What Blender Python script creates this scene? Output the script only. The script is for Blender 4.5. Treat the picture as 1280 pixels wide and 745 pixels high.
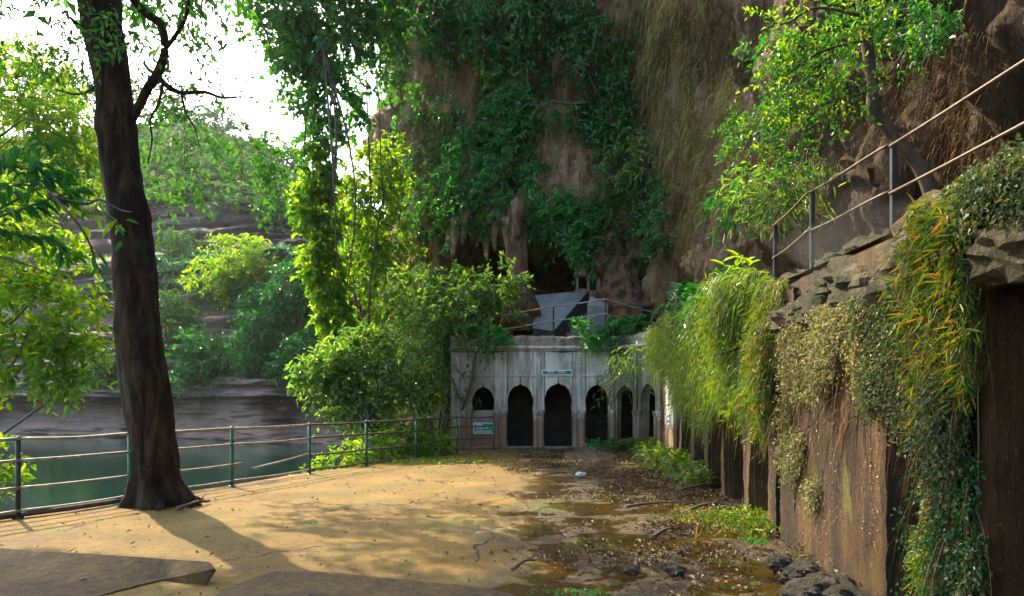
import bpy, bmesh, math, random
import numpy as np
from mathutils import Vector
R = math.radians
random.seed(5)
rng = np.random.default_rng(11)
for _o in list(bpy.data.objects):
    bpy.data.objects.remove(_o)
SC = bpy.context.scene
COL = SC.collection

# ------------------------------------------------------------------ camera, sky, sun, exposure
EYE = 1.55
FPX = 900.0            # focal length in photo pixels (1280 wide)
HOR = 500.0            # row of the horizon in the photo
cd = bpy.data.cameras.new('camera')
cam = bpy.data.objects.new('camera', cd); COL.objects.link(cam)
cam.location = (0, 0, EYE); cam.rotation_euler = (R(90), 0, 0)
cd.sensor_width = 36; cd.lens = 36 * FPX / 1280
cd.shift_y = (HOR - 372.5) / 1280
cd.clip_start = 0.05; cd.clip_end = 3000
SC.camera = cam
SUN_AZ, SUN_EL = R(-41), R(42)           # azimuth from +Y towards +X
W = bpy.data.worlds.new('World'); SC.world = W; W.use_nodes = True
wn = W.node_tree.nodes; wl = W.node_tree.links
bg = wn['Background']
sky = wn.new('ShaderNodeTexSky'); sky.sky_type = 'NISHITA'; sky.sun_disc = False
sky.sun_elevation = SUN_EL; sky.sun_rotation = SUN_AZ
sky.air_density = 0.85; sky.dust_density = 2.6; sky.ozone_density = 0.3
wl.new(sky.outputs[0], bg.inputs[0]); bg.inputs[1].default_value = 0.15
sd = bpy.data.lights.new('sun', 'SUN'); sun = bpy.data.objects.new('sun', sd); COL.objects.link(sun)
sd.energy = 2.2; sd.angle = R(0.5); sd.color = (1.0, 0.82, 0.56)
TO_SUN = np.array([math.sin(SUN_AZ) * math.cos(SUN_EL), math.cos(SUN_AZ) * math.cos(SUN_EL), math.sin(SUN_EL)])
sun.rotation_euler = Vector(-TO_SUN).to_track_quat('-Z', 'Y').to_euler()
SC.view_settings.view_transform = 'Standard'; SC.view_settings.look = 'None'
SC.view_settings.gamma = 1.0; SC.view_settings.exposure = 2.3
SC.render.engine = 'CYCLES'
CY = SC.cycles
CY.use_denoising = True
CY.max_bounces = 6; CY.diffuse_bounces = 4; CY.glossy_bounces = 2; CY.transmission_bounces = 4
CY.volume_bounces = 0; CY.transparent_max_bounces = 8
CY.sample_clamp_indirect = 6.0; CY.caustics_reflective = False; CY.caustics_refractive = False
HAZE = 0.00014

# ------------------------------------------------------------------ helpers: numbers
def at(px, py, Y):
    """real point at distance Y along a sight line of the photograph"""
    return np.array([(px - 640.0) / FPX * Y, Y, EYE + (HOR - py) / FPX * Y])
def ground_at(px, py, z=0.0):
    Y = (EYE - z) * FPX / (py - HOR)
    return np.array([(px - 640.0) / FPX * Y, Y, z])
def unit(a):
    a = np.asarray(a, float)
    return a / np.maximum(np.linalg.norm(a, axis=-1, keepdims=True), 1e-9)
def sm(a, b, x):
    t = np.clip((np.asarray(x, float) - a) / (b - a), 0, 1)
    return t * t * (3 - 2 * t)
def _h(ix, iy, iz, seed):
    h = (ix * 374761393 + iy * 668265263 + iz * 2147483647 + seed * 974711) & 0xFFFFFFFF
    h = ((h ^ (h >> 13)) * 1274126177) & 0xFFFFFFFF
    h = h ^ (h >> 16)
    return (h & 0xFFFFFF) / float(0xFFFFFF) * 2 - 1
def noise(p, seed=0):
    p = np.asarray(p, float)
    i = np.floor(p).astype(np.int64); f = p - i
    f = f * f * f * (f * (f * 6 - 15) + 10)
    x, y, z = i[..., 0], i[..., 1], i[..., 2]
    r = 0
    for dx in (0, 1):
        wx = f[..., 0] if dx else 1 - f[..., 0]
        for dy in (0, 1):
            wy = f[..., 1] if dy else 1 - f[..., 1]
            for dz in (0, 1):
                wz = f[..., 2] if dz else 1 - f[..., 2]
                r = r + wx * wy * wz * _h(x + dx, y + dy, z + dz, seed)
    return r
def fbm(p, o=4, seed=0):
    p = np.asarray(p, float); a, s, t = 1.0, 0, 0
    for k in range(o):
        s = s + a * noise(p * 2.0 ** k + 17.3 * k, seed + k); t += a; a *= 0.5
    return s / t
def xyz(x, y, z):
    x, y, z = np.broadcast_arrays(x, y, z)
    return np.stack([x, y, z], -1).astype(float)
def catmull(pts, n):
    P = np.asarray(pts, float)
    P = np.vstack([2 * P[0] - P[1], P, 2 * P[-1] - P[-2]])
    t = np.linspace(0, len(P) - 3 - 1e-6, n); i = t.astype(int); f = (t - i)[:, None]
    a, b, c, d = P[i], P[i + 1], P[i + 2], P[i + 3]
    return .5 * (2 * b + (c - a) * f + (2 * a - 5 * b + 4 * c - d) * f ** 2 + (3 * b - a - 3 * c + d) * f ** 3)

# ------------------------------------------------------------------ helpers: meshes and objects
class Geo:
    def __init__(s): s.v = []; s.q = []; s.t = []; s.n = 0
    def add(s, v, quads=None, tris=None):
        v = np.asarray(v, float).reshape(-1, 3)
        if quads is not None and len(quads): s.q.append(np.asarray(quads, int).reshape(-1, 4) + s.n)
        if tris is not None and len(tris): s.t.append(np.asarray(tris, int).reshape(-1, 3) + s.n)
        s.v.append(v); s.n += len(v); return s
    def mesh(s, name, smooth=False):
        me = bpy.data.meshes.new(name)
        V = np.vstack(s.v) if s.v else np.zeros((0, 3))
        Q = np.vstack(s.q) if s.q else np.zeros((0, 4), int)
        T = np.vstack(s.t) if s.t else np.zeros((0, 3), int)
        me.vertices.add(len(V)); me.vertices.foreach_set('co', V.astype(np.float32).ravel())
        L = np.concatenate([Q.ravel(), T.ravel()]).astype(np.int32)
        me.loops.add(len(L)); me.loops.foreach_set('vertex_index', L)
        st = np.concatenate([np.arange(len(Q)) * 4, len(Q) * 4 + np.arange(len(T)) * 3]).astype(np.int32)
        me.polygons.add(len(st)); me.polygons.foreach_set('loop_start', st)
        me.polygons.foreach_set('use_smooth', np.full(len(st), smooth))
        me.update(calc_edges=True)
        return me
def obj(name, geo, mat, parent=None, smooth=False, kind=None, label=None):
    me = geo.mesh(name, smooth) if isinstance(geo, Geo) else geo
    if mat is not None and len(me.materials) == 0: me.materials.append(mat)
    o = bpy.data.objects.new(name, me); COL.objects.link(o)
    if parent is not None:
        o.parent = parent
        o.matrix_parent_inverse = parent_inv(parent)
    if kind: o['kind'] = kind
    if label: o['label'] = label
    return o
def parent_inv(p):
    from mathutils import Matrix
    loc = Vector((0, 0, 0)); q = p
    while q is not None:
        loc += Vector(q.location) if q.type == 'EMPTY' else Vector((0, 0, 0)); q = q.parent
    return Matrix.Translation(-loc)
def tag(o, label, cat, group=None):
    o['label'] = label; o['category'] = cat
    if group: o['group'] = group
    return o
def thing(name, label, cat, loc, group=None):
    e = bpy.data.objects.new(name, None); COL.objects.link(e); e.empty_display_size = .2
    e.location = Vector([float(c) for c in loc])
    return tag(e, label, cat, group)
def grid_quads(nu, nv, wrap=False):
    i = np.arange(nu if wrap else nu - 1)[:, None]; j = np.arange(nv - 1)[None, :]
    i2 = (i + 1) % nu
    return np.stack([i * nv + j, i2 * nv + j, i2 * nv + j + 1, i * nv + j + 1], -1).reshape(-1, 4)
def box(g, c, s, e1=(1, 0, 0), e2=(0, 1, 0)):
    """box centred at c, size s, axes e1,e2,z"""
    e1 = unit(e1); e2 = unit(e2); e3 = np.cross(e1, e2)
    v = [np.asarray(c, float) + e1 * s[0] / 2 * x + e2 * s[1] / 2 * y + e3 * s[2] / 2 * z for x in (-1, 1) for y in (-1, 1) for z in (-1, 1)]
    g.add(v, [(0, 1, 3, 2), (4, 6, 7, 5), (0, 4, 5, 1), (2, 3, 7, 6), (0, 2, 6, 4), (1, 5, 7, 3)]); return g
def bevbox(g, c, s, b=.01, e1=(1, 0, 0), e2=(0, 1, 0)):
    """box with chamfered vertical and top edges"""
    e1 = unit(e1); e2 = unit(e2); e3 = np.cross(e1, e2); c = np.asarray(c, float)
    def ring(dx, dy, z, k):
        o = [(-dx + k, -dy), (dx - k, -dy), (dx, -dy + k), (dx, dy - k), (dx - k, dy), (-dx + k, dy), (-dx, dy - k), (-dx, -dy + k)]
        return [c + e1 * x + e2 * y + e3 * z for x, y in o]
    hx, hy, hz = s[0] / 2, s[1] / 2, s[2] / 2
    V = ring(hx, hy, -hz, b) + ring(hx, hy, hz - b, b) + ring(hx - b, hy - b, hz, b * .5)
    q = []
    for k in (0, 1):
        for i in range(8): q.append((k * 8 + i, k * 8 + (i + 1) % 8, k * 8 + 8 + (i + 1) % 8, k * 8 + 8 + i))
    q += [(16, 17, 18, 19), (16, 19, 20, 23), (20, 21, 22, 23), (7, 6, 5, 4), (7, 4, 3, 0), (3, 2, 1, 0)]
    g.add(V, q); return g
def tube(g, pts, rad, n=6, cap=True, rough=0, seed=0, fr=3.0):
    P = np.asarray(pts, float); m = len(P)
    r = np.broadcast_to(np.asarray(rad, float), (m,)) if np.ndim(rad) < 2 else None
    T = unit(np.gradient(P, axis=0))
    ref = np.array([0, 0, 1.0]) if abs(T[:, 2]).mean() < .8 else np.array([1.0, 0, 0])
    A = unit(np.cross(T, ref)); B = np.cross(T, A)
    th = np.linspace(0, 2 * np.pi, n, endpoint=False)
    V = P[:, None] + r[:, None, None] * (np.cos(th)[None, :, None] * A[:, None] + np.sin(th)[None, :, None] * B[:, None])
    if rough:
        d = fbm(V.reshape(-1, 3) * fr, 3, seed).reshape(m, n, 1)
        V = P[:, None] + (V - P[:, None]) * (1 + rough * d)
    q = [(k * n + i, k * n + (i + 1) % n, (k + 1) * n + (i + 1) % n, (k + 1) * n + i) for k in range(m - 1) for i in range(n)]
    V = V.reshape(-1, 3); t = []
    if cap:
        V = np.vstack([V, P[0], P[-1]])
        for i in range(n):
            t.append((m * n, (i + 1) % n, i)); t.append((m * n + 1, (m - 1) * n + i, (m - 1) * n + (i + 1) % n))
    g.add(V, q, t); return g
def lathe(g, c, prof, n=10, e1=(1, 0, 0)):
    e1 = unit(np.array([e1[0], e1[1], 0.0])); e2 = np.array([-e1[1], e1[0], 0])
    th = np.linspace(0, 2 * np.pi, n, endpoint=False) + np.pi / n
    V = np.array([[np.asarray(c) + r * (math.cos(a) * e1 + math.sin(a) * e2) + np.array([0, 0, z]) for a in th] for r, z in prof]).reshape(-1, 3)
    m = len(prof)
    q = [(k * n + i, k * n + (i + 1) % n, (k + 1) * n + (i + 1) % n, (k + 1) * n + i) for k in range(m - 1) for i in range(n)]
    t = []
    V = np.vstack([V, np.asarray(c) + np.array([0, 0, prof[0][1]]), np.asarray(c) + np.array([0, 0, prof[-1][1]])])
    for i in range(n):
        t.append((m * n, (i + 1) % n, i)); t.append((m * n + 1, (m - 1) * n + i, (m - 1) * n + (i + 1) % n))
    g.add(V, q, t); return g
def rock_geo(c, r, seed, n=14, amp=.35, fr=1.6):
    th = np.linspace(0, 2 * np.pi, n, endpoint=False); ph = np.linspace(0, np.pi, n // 2 + 2)
    d = np.stack([np.outer(np.cos(th), np.sin(ph)), np.outer(np.sin(th), np.sin(ph)), np.outer(np.ones(n), np.cos(ph))], -1)
    p = d.reshape(-1, 3)
    k = 1 + amp * fbm(p * fr + seed * 7.1, 3, seed)
    k = np.round(k * 5) / 5 * .5 + k * .5
    g = Geo(); g.add(np.asarray(c) + p * k[:, None] * np.asarray(r), grid_quads(n, n // 2 + 2, True)); return g

# ------------------------------------------------------------------ helpers: leaves and blades
def leaves(g, pos, axis, up, L, Wd, six=False, bend=.18):
    n = len(pos)
    axis = unit(axis); side = unit(np.cross(axis, up)); nrm = np.cross(side, axis)
    L = np.broadcast_to(L, (n,))[:, None]; Wd = np.broadcast_to(Wd, (n,))[:, None]
    b = np.arange(n)[:, None]
    if six:
        f = nrm * Wd * .22
        V = np.stack([pos, pos + axis * L * .3 + side * Wd * .5 + f, pos + axis * L * .68 + side * Wd * .38 + f - nrm * L * bend * .4,
                      pos + axis * L - nrm * L * bend, pos + axis * L * .68 - side * Wd * .38 + f - nrm * L * bend * .4, pos + axis * L * .3 - side * Wd * .5 + f], 1)
        q = np.concatenate([b * 6 + np.array([0, 1, 2, 3]), b * 6 + np.array([0, 3, 4, 5])])
        g.add(V.reshape(-1, 3), q)
    else:
        f = nrm * Wd * .2
        V = np.stack([pos, pos + axis * L * .42 + side * Wd * .5 + f, pos + axis * L - nrm * L * bend, pos + axis * L * .42 - side * Wd * .5 + f], 1)
        t = np.concatenate([b * 4 + np.array([0, 1, 2]), b * 4 + np.array([0, 2, 3])])
        g.add(V.reshape(-1, 3), tris=t)
    return g
def rdir(n): return unit(rng.normal(size=(n, 3)))
def sprigs(g, c, d, ln, k=8, L=.1, Wd=.05, droop=.3, six=False, twig=None, jit=.3, down=.25, face=None):
    n = len(c); d = unit(d); ln = np.broadcast_to(ln, (n,))
    t = np.linspace(.12, 1, k)[None, :] + rng.uniform(-.05, .05, (n, k))
    s0 = unit(np.cross(d, rdir(n)))
    pos = c[:, None] + d[:, None] * (ln[:, None] * t)[..., None]
    pos[..., 2] -= droop * ln[:, None] * t ** 2
    sg = np.where(np.arange(k) % 2 == 0, 1, -1)[None, :, None]
    s1 = np.cross(d, s0)
    ang = rng.normal(0, .5, (n, k))[..., None]
    sv = s0[:, None] * np.cos(ang) + s1[:, None] * np.sin(ang)
    ax = d[:, None] * .6 + sv * sg * .9 + rng.normal(0, jit, (n, k, 3)); ax[..., 2] -= down
    up = rng.normal(0, .55, (n, k, 3)); up[..., 2] += 1
    if face is not None: up = up * .8 + face[:, None] * .9
    m = n * k; sc = rng.uniform(.6, 1.25, m)
    leaves(g, pos.reshape(m, 3), ax.reshape(m, 3), up.reshape(m, 3), L * sc, Wd * sc, six)
    if twig is not None:
        e = c + d * ln[:, None]; e[:, 2] -= droop * ln; mid = c + d * ln[:, None] * .5; mid[:, 2] -= droop * ln * .25
        w = np.clip(ln * .012, .002, .02)[:, None]
        V = np.stack([c - s0 * w, c + s0 * w, mid + s0 * w * .7, mid - s0 * w * .7, e + s0 * w * .3, e - s0 * w * .3], 1)
        b = np.arange(n)[:, None]
        twig.add(V.reshape(-1, 3), np.concatenate([b * 6 + np.array([0, 1, 2, 3]), b * 6 + np.array([3, 2, 4, 5])]))
def lobe_points(lobes, n, inner=.35, seed=0, gap=.0, fr=1.2):
    lo = np.asarray(lobes, float); w = (lo[:, 3] * lo[:, 5]) + (lo[:, 3] * lo[:, 4]); w /= w.sum()
    idx = rng.choice(len(lo), n * 2, p=w)
    d = rdir(n * 2); r = (inner + (1 - inner) * rng.uniform(0, 1, n * 2) ** .6)[:, None]
    p = lo[idx, :3] + d * r * lo[idx, 3:6]
    s = float(np.median(lo[:, 3]))
    keep = noise(p * fr / s + 3.1 * seed, seed + 40) > (-.35 + gap)
    p = p[keep][:n]; d = d[keep][:n]
    return p, unit(d / lo[idx, 3:6][keep][:n])
def blades(g, root, d, L, Wd, droop=1.0, rise=.3, seg=3):
    """arching grass blades: leave along d, then fall"""
    n = len(root); d = unit(d); L = np.broadcast_to(L, (n,)); Wd = np.broadcast_to(Wd, (n,))
    side = unit(np.cross(d, np.array([0, 0, 1.0])) + rng.normal(0, .5, (n, 3)))
    t = np.linspace(0, 1, seg + 1)
    c = root[:, None] + d[:, None] * (L[:, None] * (t - .35 * t ** 2))[..., None]
    dr = np.broadcast_to(droop, (n,))[:, None]; rs = np.broadcast_to(rise, (n,))[:, None]
    c[..., 2] += L[:, None] * (rs * t - dr * t ** 2)
    w = (Wd[:, None] * np.array([.7, 1, .75, .08])[None, :seg + 1] if seg == 3 else Wd[:, None] * np.linspace(1, .1, seg + 1)[None]) / 2
    V = np.stack([c - side[:, None] * w[..., None], c + side[:, None] * w[..., None]], 2).reshape(n, -1, 3)
    b = np.arange(n)[:, None] * (2 * (seg + 1))
    q = np.concatenate([b + np.array([2 * k, 2 * k + 1, 2 * k + 3, 2 * k + 2]) for k in range(seg)])
    g.add(V.reshape(-1, 3), q); return g
def fern(g, root, d, L, Wd, droop=.7, rise=.7, pairs=9, leaf=.2):
    """fronds: a drooping rib with pairs of leaflets"""
    n = len(root); d = unit(d); L = np.broadcast_to(L, (n,))
    t = np.linspace(.12, 1, pairs)[None, :]
    c = root[:, None] + d[:, None] * (L[:, None] * (t - .3 * t ** 2))[..., None]
    c[..., 2] += L[:, None] * (rise * t - droop * 1.3 * t ** 2)
    side = unit(np.cross(d, np.array([0, 0, 1.0])))
    tan = np.gradient(c, axis=1)
    for s in (-1, 1):
        ax = side[:, None] * s + unit(tan) * .55 + rng.normal(0, .12, c.shape); ax[..., 2] -= .15
        up = np.cross(unit(tan), side[:, None] * 1.0) * 1.0 + rng.normal(0, .2, c.shape)
        ll = L[:, None] * leaf * (1.15 - t) ** .6 * rng.uniform(.8, 1.2, (n, pairs))
        m = n * pairs
        leaves(g, c.reshape(m, 3), ax.reshape(m, 3), up.reshape(m, 3), ll.reshape(m), ll.reshape(m) * Wd, False, .1)
    return g

# ------------------------------------------------------------------ helpers: materials
class NT:
    def __init__(s, name):
        s.m = bpy.data.materials.new(name); s.m.use_nodes = True
        s.n = s.m.node_tree.nodes; s.l = s.m.node_tree.links
        s.b = s.n['Principled BSDF']; s.out = s.n['Material Output']
        s.geo = s.n.new('ShaderNodeNewGeometry')
    def set(s, sock, v):
        i = s.b.inputs[sock]
        if hasattr(v, 'is_linked') or hasattr(v, 'links'): s.l.new(v, i)
        else: i.default_value = v
    def pos(s, sc=(1, 1, 1)):
        m = s.n.new('ShaderNodeMapping'); m.inputs['Scale'].default_value = sc
        s.l.new(s.geo.outputs['Position'], m.inputs['Vector']); return m.outputs[0]
    def noise(s, scale=1, detail=5, sc=(1, 1, 1), rough=.6, dist=0):
        t = s.n.new('ShaderNodeTexNoise'); t.inputs['Scale'].default_value = scale; t.inputs['Detail'].default_value = detail
        t.inputs['Roughness'].default_value = rough; t.inputs['Distortion'].default_value = dist
        s.l.new(s.pos(sc), t.inputs['Vector']); return t.outputs['Fac']
    def voro(s, scale=1, sc=(1, 1, 1), feature='DISTANCE_TO_EDGE', warp=.0):
        t = s.n.new('ShaderNodeTexVoronoi'); t.feature = feature; t.inputs['Scale'].default_value = scale
        if warp:
            nz = s.n.new('ShaderNodeTexNoise'); nz.inputs['Scale'].default_value = 2.2; nz.inputs['Detail'].default_value = 6; s.l.new(s.pos(), nz.inputs['Vector'])
            s.l.new(s.mix(warp, s.pos(sc), nz.outputs['Color'], 'ADD'), t.inputs['Vector'])
        else: s.l.new(s.pos(sc), t.inputs['Vector'])
        return t.outputs['Distance']
    def ramp(s, f, stops):
        r = s.n.new('ShaderNodeValToRGB'); e = r.color_ramp.elements
        while len(e) < len(stops): e.new(.5)
        for k, (p, c) in enumerate(stops):
            e[k].position = p; e[k].color = (c, c, c, 1) if np.isscalar(c) else (*c, 1)
        s.l.new(f, r.inputs[0]); return r.outputs[0]
    def mix(s, f, a, b, mode='MIX'):
        x = s.n.new('ShaderNodeMix'); x.data_type = 'RGBA'; x.blend_type = mode
        for sock, v in ((x.inputs[0], f), (x.inputs[6], a), (x.inputs[7], b)):
            if hasattr(v, 'links'): s.l.new(v, sock)
            elif np.isscalar(v): sock.default_value = v
            else: sock.default_value = (*v, 1)
        return x.outputs[2]
    def math(s, op, a, b=0.0, clamp=False):
        x = s.n.new('ShaderNodeMath'); x.operation = op; x.use_clamp = clamp
        for k, v in ((0, a), (1, b)):
            if hasattr(v, 'links'): s.l.new(v, x.inputs[k])
            else: x.inputs[k].default_value = v
        return x.outputs[0]
    def sep(s):
        x = s.n.new('ShaderNodeSeparateXYZ'); s.l.new(s.geo.outputs['Position'], x.inputs[0]); return x.outputs
    def mr(s, v, a, b, c=0.0, d=1.0):
        x = s.n.new('ShaderNodeMapRange'); x.inputs[1].default_value = a; x.inputs[2].default_value = b
        x.inputs[3].default_value = c; x.inputs[4].default_value = d; x.interpolation_type = 'SMOOTHSTEP'
        s.l.new(v, x.inputs[0]); return x.outputs[0]
    def bump(s, h, dist=.02, st=1.0):
        b = s.n.new('ShaderNodeBump'); b.inputs['Distance'].default_value = dist; b.inputs['Strength'].default_value = st
        s.l.new(h, b.inputs['Height']); s.l.new(b.outputs[0], s.b.inputs['Normal']); return b
def leaf_mat(name, stops, trans=.45, tgain=(1.6, 1.5, .6), rough=.4, spec=.5):
    t = NT(name)
    c = t.ramp(t.geo.outputs['Random Per Island'], stops)
    big = t.noise(.9, 2)
    c2 = t.mix(t.mr(big, .35, .7, 0, .5), c, t.mix(1.0, c, (.55, .62, .7), 'MULTIPLY'))
    t.set('Base Color', c2); t.set('Roughness', rough); t.b.inputs['Specular IOR Level'].default_value = spec
    tr = t.n.new('ShaderNodeBsdfTranslucent'); mx = t.n.new('ShaderNodeMixShader'); mx.inputs[0].default_value = trans
    t.l.new(t.mix(1.0, c2, tgain, 'MULTIPLY'), tr.inputs[0])
    t.l.new(t.b.outputs[0], mx.inputs[1]); t.l.new(tr.outputs[0], mx.inputs[2]); t.l.new(mx.outputs[0], t.out.inputs[0])
    return t.m
def plain(name, col, rough=.6, metal=0.0, var=.25, scale=6, bump=.004, sc=(1, 1, 1)):
    t = NT(name); n = t.noise(scale, 5, sc)
    t.set('Base Color', t.mix(t.mr(n, .3, .7), tuple(c * (1 - var) for c in col), tuple(min(1, c * (1 + var)) for c in col)))
    t.set('Roughness', rough); t.set('Metallic', metal); t.bump(t.noise(scale * 5, 4, sc), bump)
    return t.m

LB = [(0, (.045, .12, .01)), (.4, (.075, .17, .013)), (.8, (.13, .22, .018)), (1, (.2, .23, .025))]
M = {}
M['leaf'] = leaf_mat('leaf_mid_green', [(0, (.018, .095, .018)), (.5, (.035, .14, .022)), (1, (.075, .18, .022))], .45, (2.2, 2.4, .7))
M['leaf_bright'] = leaf_mat('leaf_sunny_green', LB, .62, (2.9, 2.7, .6))
M['leaf_big'] = leaf_mat('big_leaf_green', [(0, (.012, .075, .014)), (.6, (.02, .1, .02)), (1, (.04, .14, .025))], .45, (2.2, 2.6, .6), .55, .25)
M['leaf_dark'] = leaf_mat('leaf_deep_green', [(0, (.006, .06, .014)), (.6, (.016, .12, .026)), (1, (.06, .2, .035))], .35, (1.8, 2.2, .6), .35)
M['leaf_gloss'] = leaf_mat('leaf_glossy_green', [(0, (.035, .1, .022)), (.5, (.07, .155, .03)), (1, (.16, .22, .055))], .55, (2.6, 2.6, .8), .3, 1.0)
M['leaf_emerald'] = leaf_mat('leaf_emerald', [(0, (.012, .12, .024)), (.6, (.03, .22, .04)), (1, (.13, .32, .05))], .45, (1.8, 2.2, .7), .35)
M['leaf_far'] = leaf_mat('leaf_far_green', [(0, (.03, .085, .03)), (.6, (.05, .12, .035)), (1, (.09, .16, .04))], .35, (1.8, 2.0, .8), .6, .2)
M['grass'] = leaf_mat('grass_fresh', [(0, (.05, .12, .012)), (.5, (.09, .17, .018)), (.85, (.16, .22, .03)), (1, (.24, .2, .05))], .5, (2.2, 2.1, .6))
M['grass_gold'] = leaf_mat('grass_golden', [(0, (.04, .12, .012)), (.45, (.09, .16, .018)), (.72, (.15, .18, .025)), (.9, (.26, .17, .04)), (1, (.24, .11, .025))], .5, (1.9, 1.7, .7))
M['grass_dry'] = leaf_mat('grass_dry', [(0, (.07, .1, .02)), (.4, (.17, .17, .045)), (.75, (.3, .25, .09)), (1, (.42, .35, .17))], .4, (1.5, 1.4, .8), .6, .2)
M['root'] = leaf_mat('dry_roots', [(0, (.03, .016, .006)), (.5, (.1, .055, .02)), (1, (.24, .14, .06))], .1, (1, 1, 1), .8, .1)
M['moss_leaf'] = leaf_mat('small_leaf_straw', [(0, (.07, .1, .03)), (.35, (.16, .17, .06)), (.7, (.3, .26, .13)), (1, (.42, .36, .22))], .4, (1.4, 1.4, .8), .45)
M['moss_dark'] = leaf_mat('small_leaf_dark', [(0, (.025, .05, .018)), (.5, (.055, .095, .03)), (.8, (.12, .13, .05)), (1, (.22, .2, .1))], .35, (1.6, 1.6, .7), .45)
M['litter'] = leaf_mat('leaf_litter', [(0, (.06, .035, .015)), (.4, (.15, .08, .03)), (.8, (.16, .085, .028)), (1, (.22, .14, .06))], .1, (1, 1, 1), .6, .4)
M['twig'] = plain('twig_bark', (.09, .065, .045), .8)
M['vine'] = plain('vine_bark', (.07, .05, .035), .85, 0, .4, 9, .01, (1, 1, .3))

def rock_mat(name, dark, mid, light, sc=(1, 1, .22), scale=1.2, moss=0.0, wet=.75, strata=False, orange=None):
    t = NT(name)
    n1 = t.noise(scale, 8, sc, .65, .6); n2 = t.noise(scale * 6, 6, sc, .7)
    n4 = t.noise(scale * 22, 5, (1, 1, .3), .7)
    c = t.ramp(t.math('ADD', t.math('ADD', t.math('MULTIPLY', n1, .4), t.math('MULTIPLY', n2, .3)), t.math('MULTIPLY', n4, .3)), [(.36, dark), (.46, mid), (.56, light), (.68, tuple(x * 1.35 for x in light))])
    if orange is not None: c = t.mix(t.mr(t.noise(.35, 4), .5, .66, 0, .75), c, orange)
    if moss: c = t.mix(t.math('MULTIPLY', t.mr(t.noise(.5, 7, (1, 1, .6), .7), .46, .6), moss), c, (.035, .055, .016))
    if strata:
        zz_ = t.math('ADD', t.sep()[2], t.math('MULTIPLY', t.math('SUBTRACT', t.noise(.25, 4), .5), 6.0))
        c = t.mix(t.mr(zz_, 12, 20, 0, .6), c, (.036, .035, .036)); c = t.mix(t.mr(zz_, 1.0, 3.4, .75, 0), c, t.mix(t.noise(.9, 8, (1, 1, 1.3), .7), (.05, .036, .026), (.36, .28, .22)))
    if name == 'cliff_tufa': c = t.mix(t.mr(t.sep()[1], 14, 20, .72, 0), c, (.022, .012, .006))  # near end of the cliff darkened in its colour for the dimmer light there
    t.set('Base Color', c); t.set('Roughness', wet); t.b.inputs['Specular IOR Level'].default_value = .2
    h = t.math('ADD', t.noise(scale * 3, 9, sc, .7, .5), t.math('MULTIPLY', t.noise(scale * 18, 6, (1, 1, .5), .7), .4))
    if strata: h = t.math('ADD', t.math('ADD', t.noise(.7, 6, (.25, .25, 2.2), .6), t.math('MULTIPLY', t.noise(1.2, 9, (1, 1, 1.4), .75), .7)), t.math('MULTIPLY', t.noise(5, 6, (1, 1, 1.2), .7), .25))
    t.bump(h, .26 if not strata else .55, 1.0)
    return t.m
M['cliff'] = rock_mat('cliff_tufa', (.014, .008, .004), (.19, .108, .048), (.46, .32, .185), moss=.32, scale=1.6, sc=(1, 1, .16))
M['flow'] = rock_mat('flowstone', (.04, .025, .015), (.13, .08, .045), (.24, .15, .09), moss=.15, scale=1.6, orange=(.3, .11, .045))
M['bank'] = rock_mat('bank_strata', (.03, .024, .019), (.09, .074, .06), (.17, .142, .118), sc=(.3, .3, 1.5), scale=.5, moss=.25, strata=True, orange=(.2, .13, .075))
M['stone'] = rock_mat('wet_stone', (.03, .026, .022), (.1, .085, .065), (.22, .19, .15), sc=(1, 1, 1), scale=5, moss=.3, wet=.35)

M['ledge'] = rock_mat('ledge_stone', (.03, .022, .012), (.17, .12, .06), (.4, .31, .19), sc=(1, 1, 1), scale=4, moss=.85, wet=.6)
# bark
t = NT('tree_bark')
v = t.noise(5, 8, (1, 1, .22), .7, .8); n2 = t.noise(22, 6, (1, 1, .35), .7)
c = t.ramp(v, [(.3, (.004, .003, .002)), (.48, (.022, .012, .0055)), (.7, (.1, .056, .023))])
c = t.mix(t.mr(t.noise(1.6, 5), .52, .68, 0, .55), c, (.05, .062, .03))
t.set('Base Color', c); t.set('Roughness', .9); t.b.inputs['Specular IOR Level'].default_value = .2
t.bump(t.math('ADD', v, t.math('MULTIPLY', n2, .5)), .12, 1.0); M['bark'] = t.m

# courtyard ground: sandy concrete, muddy and wet towards the arcade
t = NT('courtyard_ground')
S = t.sep()
edge = t.math('ADD', t.math('SUBTRACT', S[0], t.math('MULTIPLY', S[1], .045)), t.math('MULTIPLY', t.math('SUBTRACT', t.noise(.8, 6, (1, 1, 1), .65), .5), 3.2))
wet = t.mr(edge, -1.1, .25)
n1 = t.noise(.7, 7, (1, 1, 1), .6); n2 = t.noise(9, 6, (1, 1, 1), .7); n3 = t.noise(60, 3)
dry = t.ramp(t.math('ADD', t.math('MULTIPLY', n1, .6), t.math('MULTIPLY', n2, .4)), [(.34, (.085, .046, .004)), (.47, (.2, .116, .011)), (.58, (.28, .172, .023)), (.72, (.36, .235, .05))])
mud = t.ramp(t.math('ADD', t.math('MULTIPLY', t.noise(1.6, 7, (1, 1, 1), .65), .6), t.math('MULTIPLY', n2, .4)), [(.32, (.012, .0065, .0015)), (.5, (.05, .027, .004)), (.68, (.115, .065, .012))])
c = t.mix(wet, dry, mud)
c = t.mix(t.mr(t.noise(.45, 6, (1, 1, 1), .6), .5, .68, 0, .6), c, t.mix(1.0, c, (.62, .66, .6), 'MULTIPLY'))
mossf = t.math('MULTIPLY', t.mr(t.noise(.75, 6, (1, 1, 1), .65), .5, .62), t.mr(t.noise(14, 4), .4, .6))
c = t.mix(t.math('MULTIPLY', mossf, .85), c, (.12, .15, .015))
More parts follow.
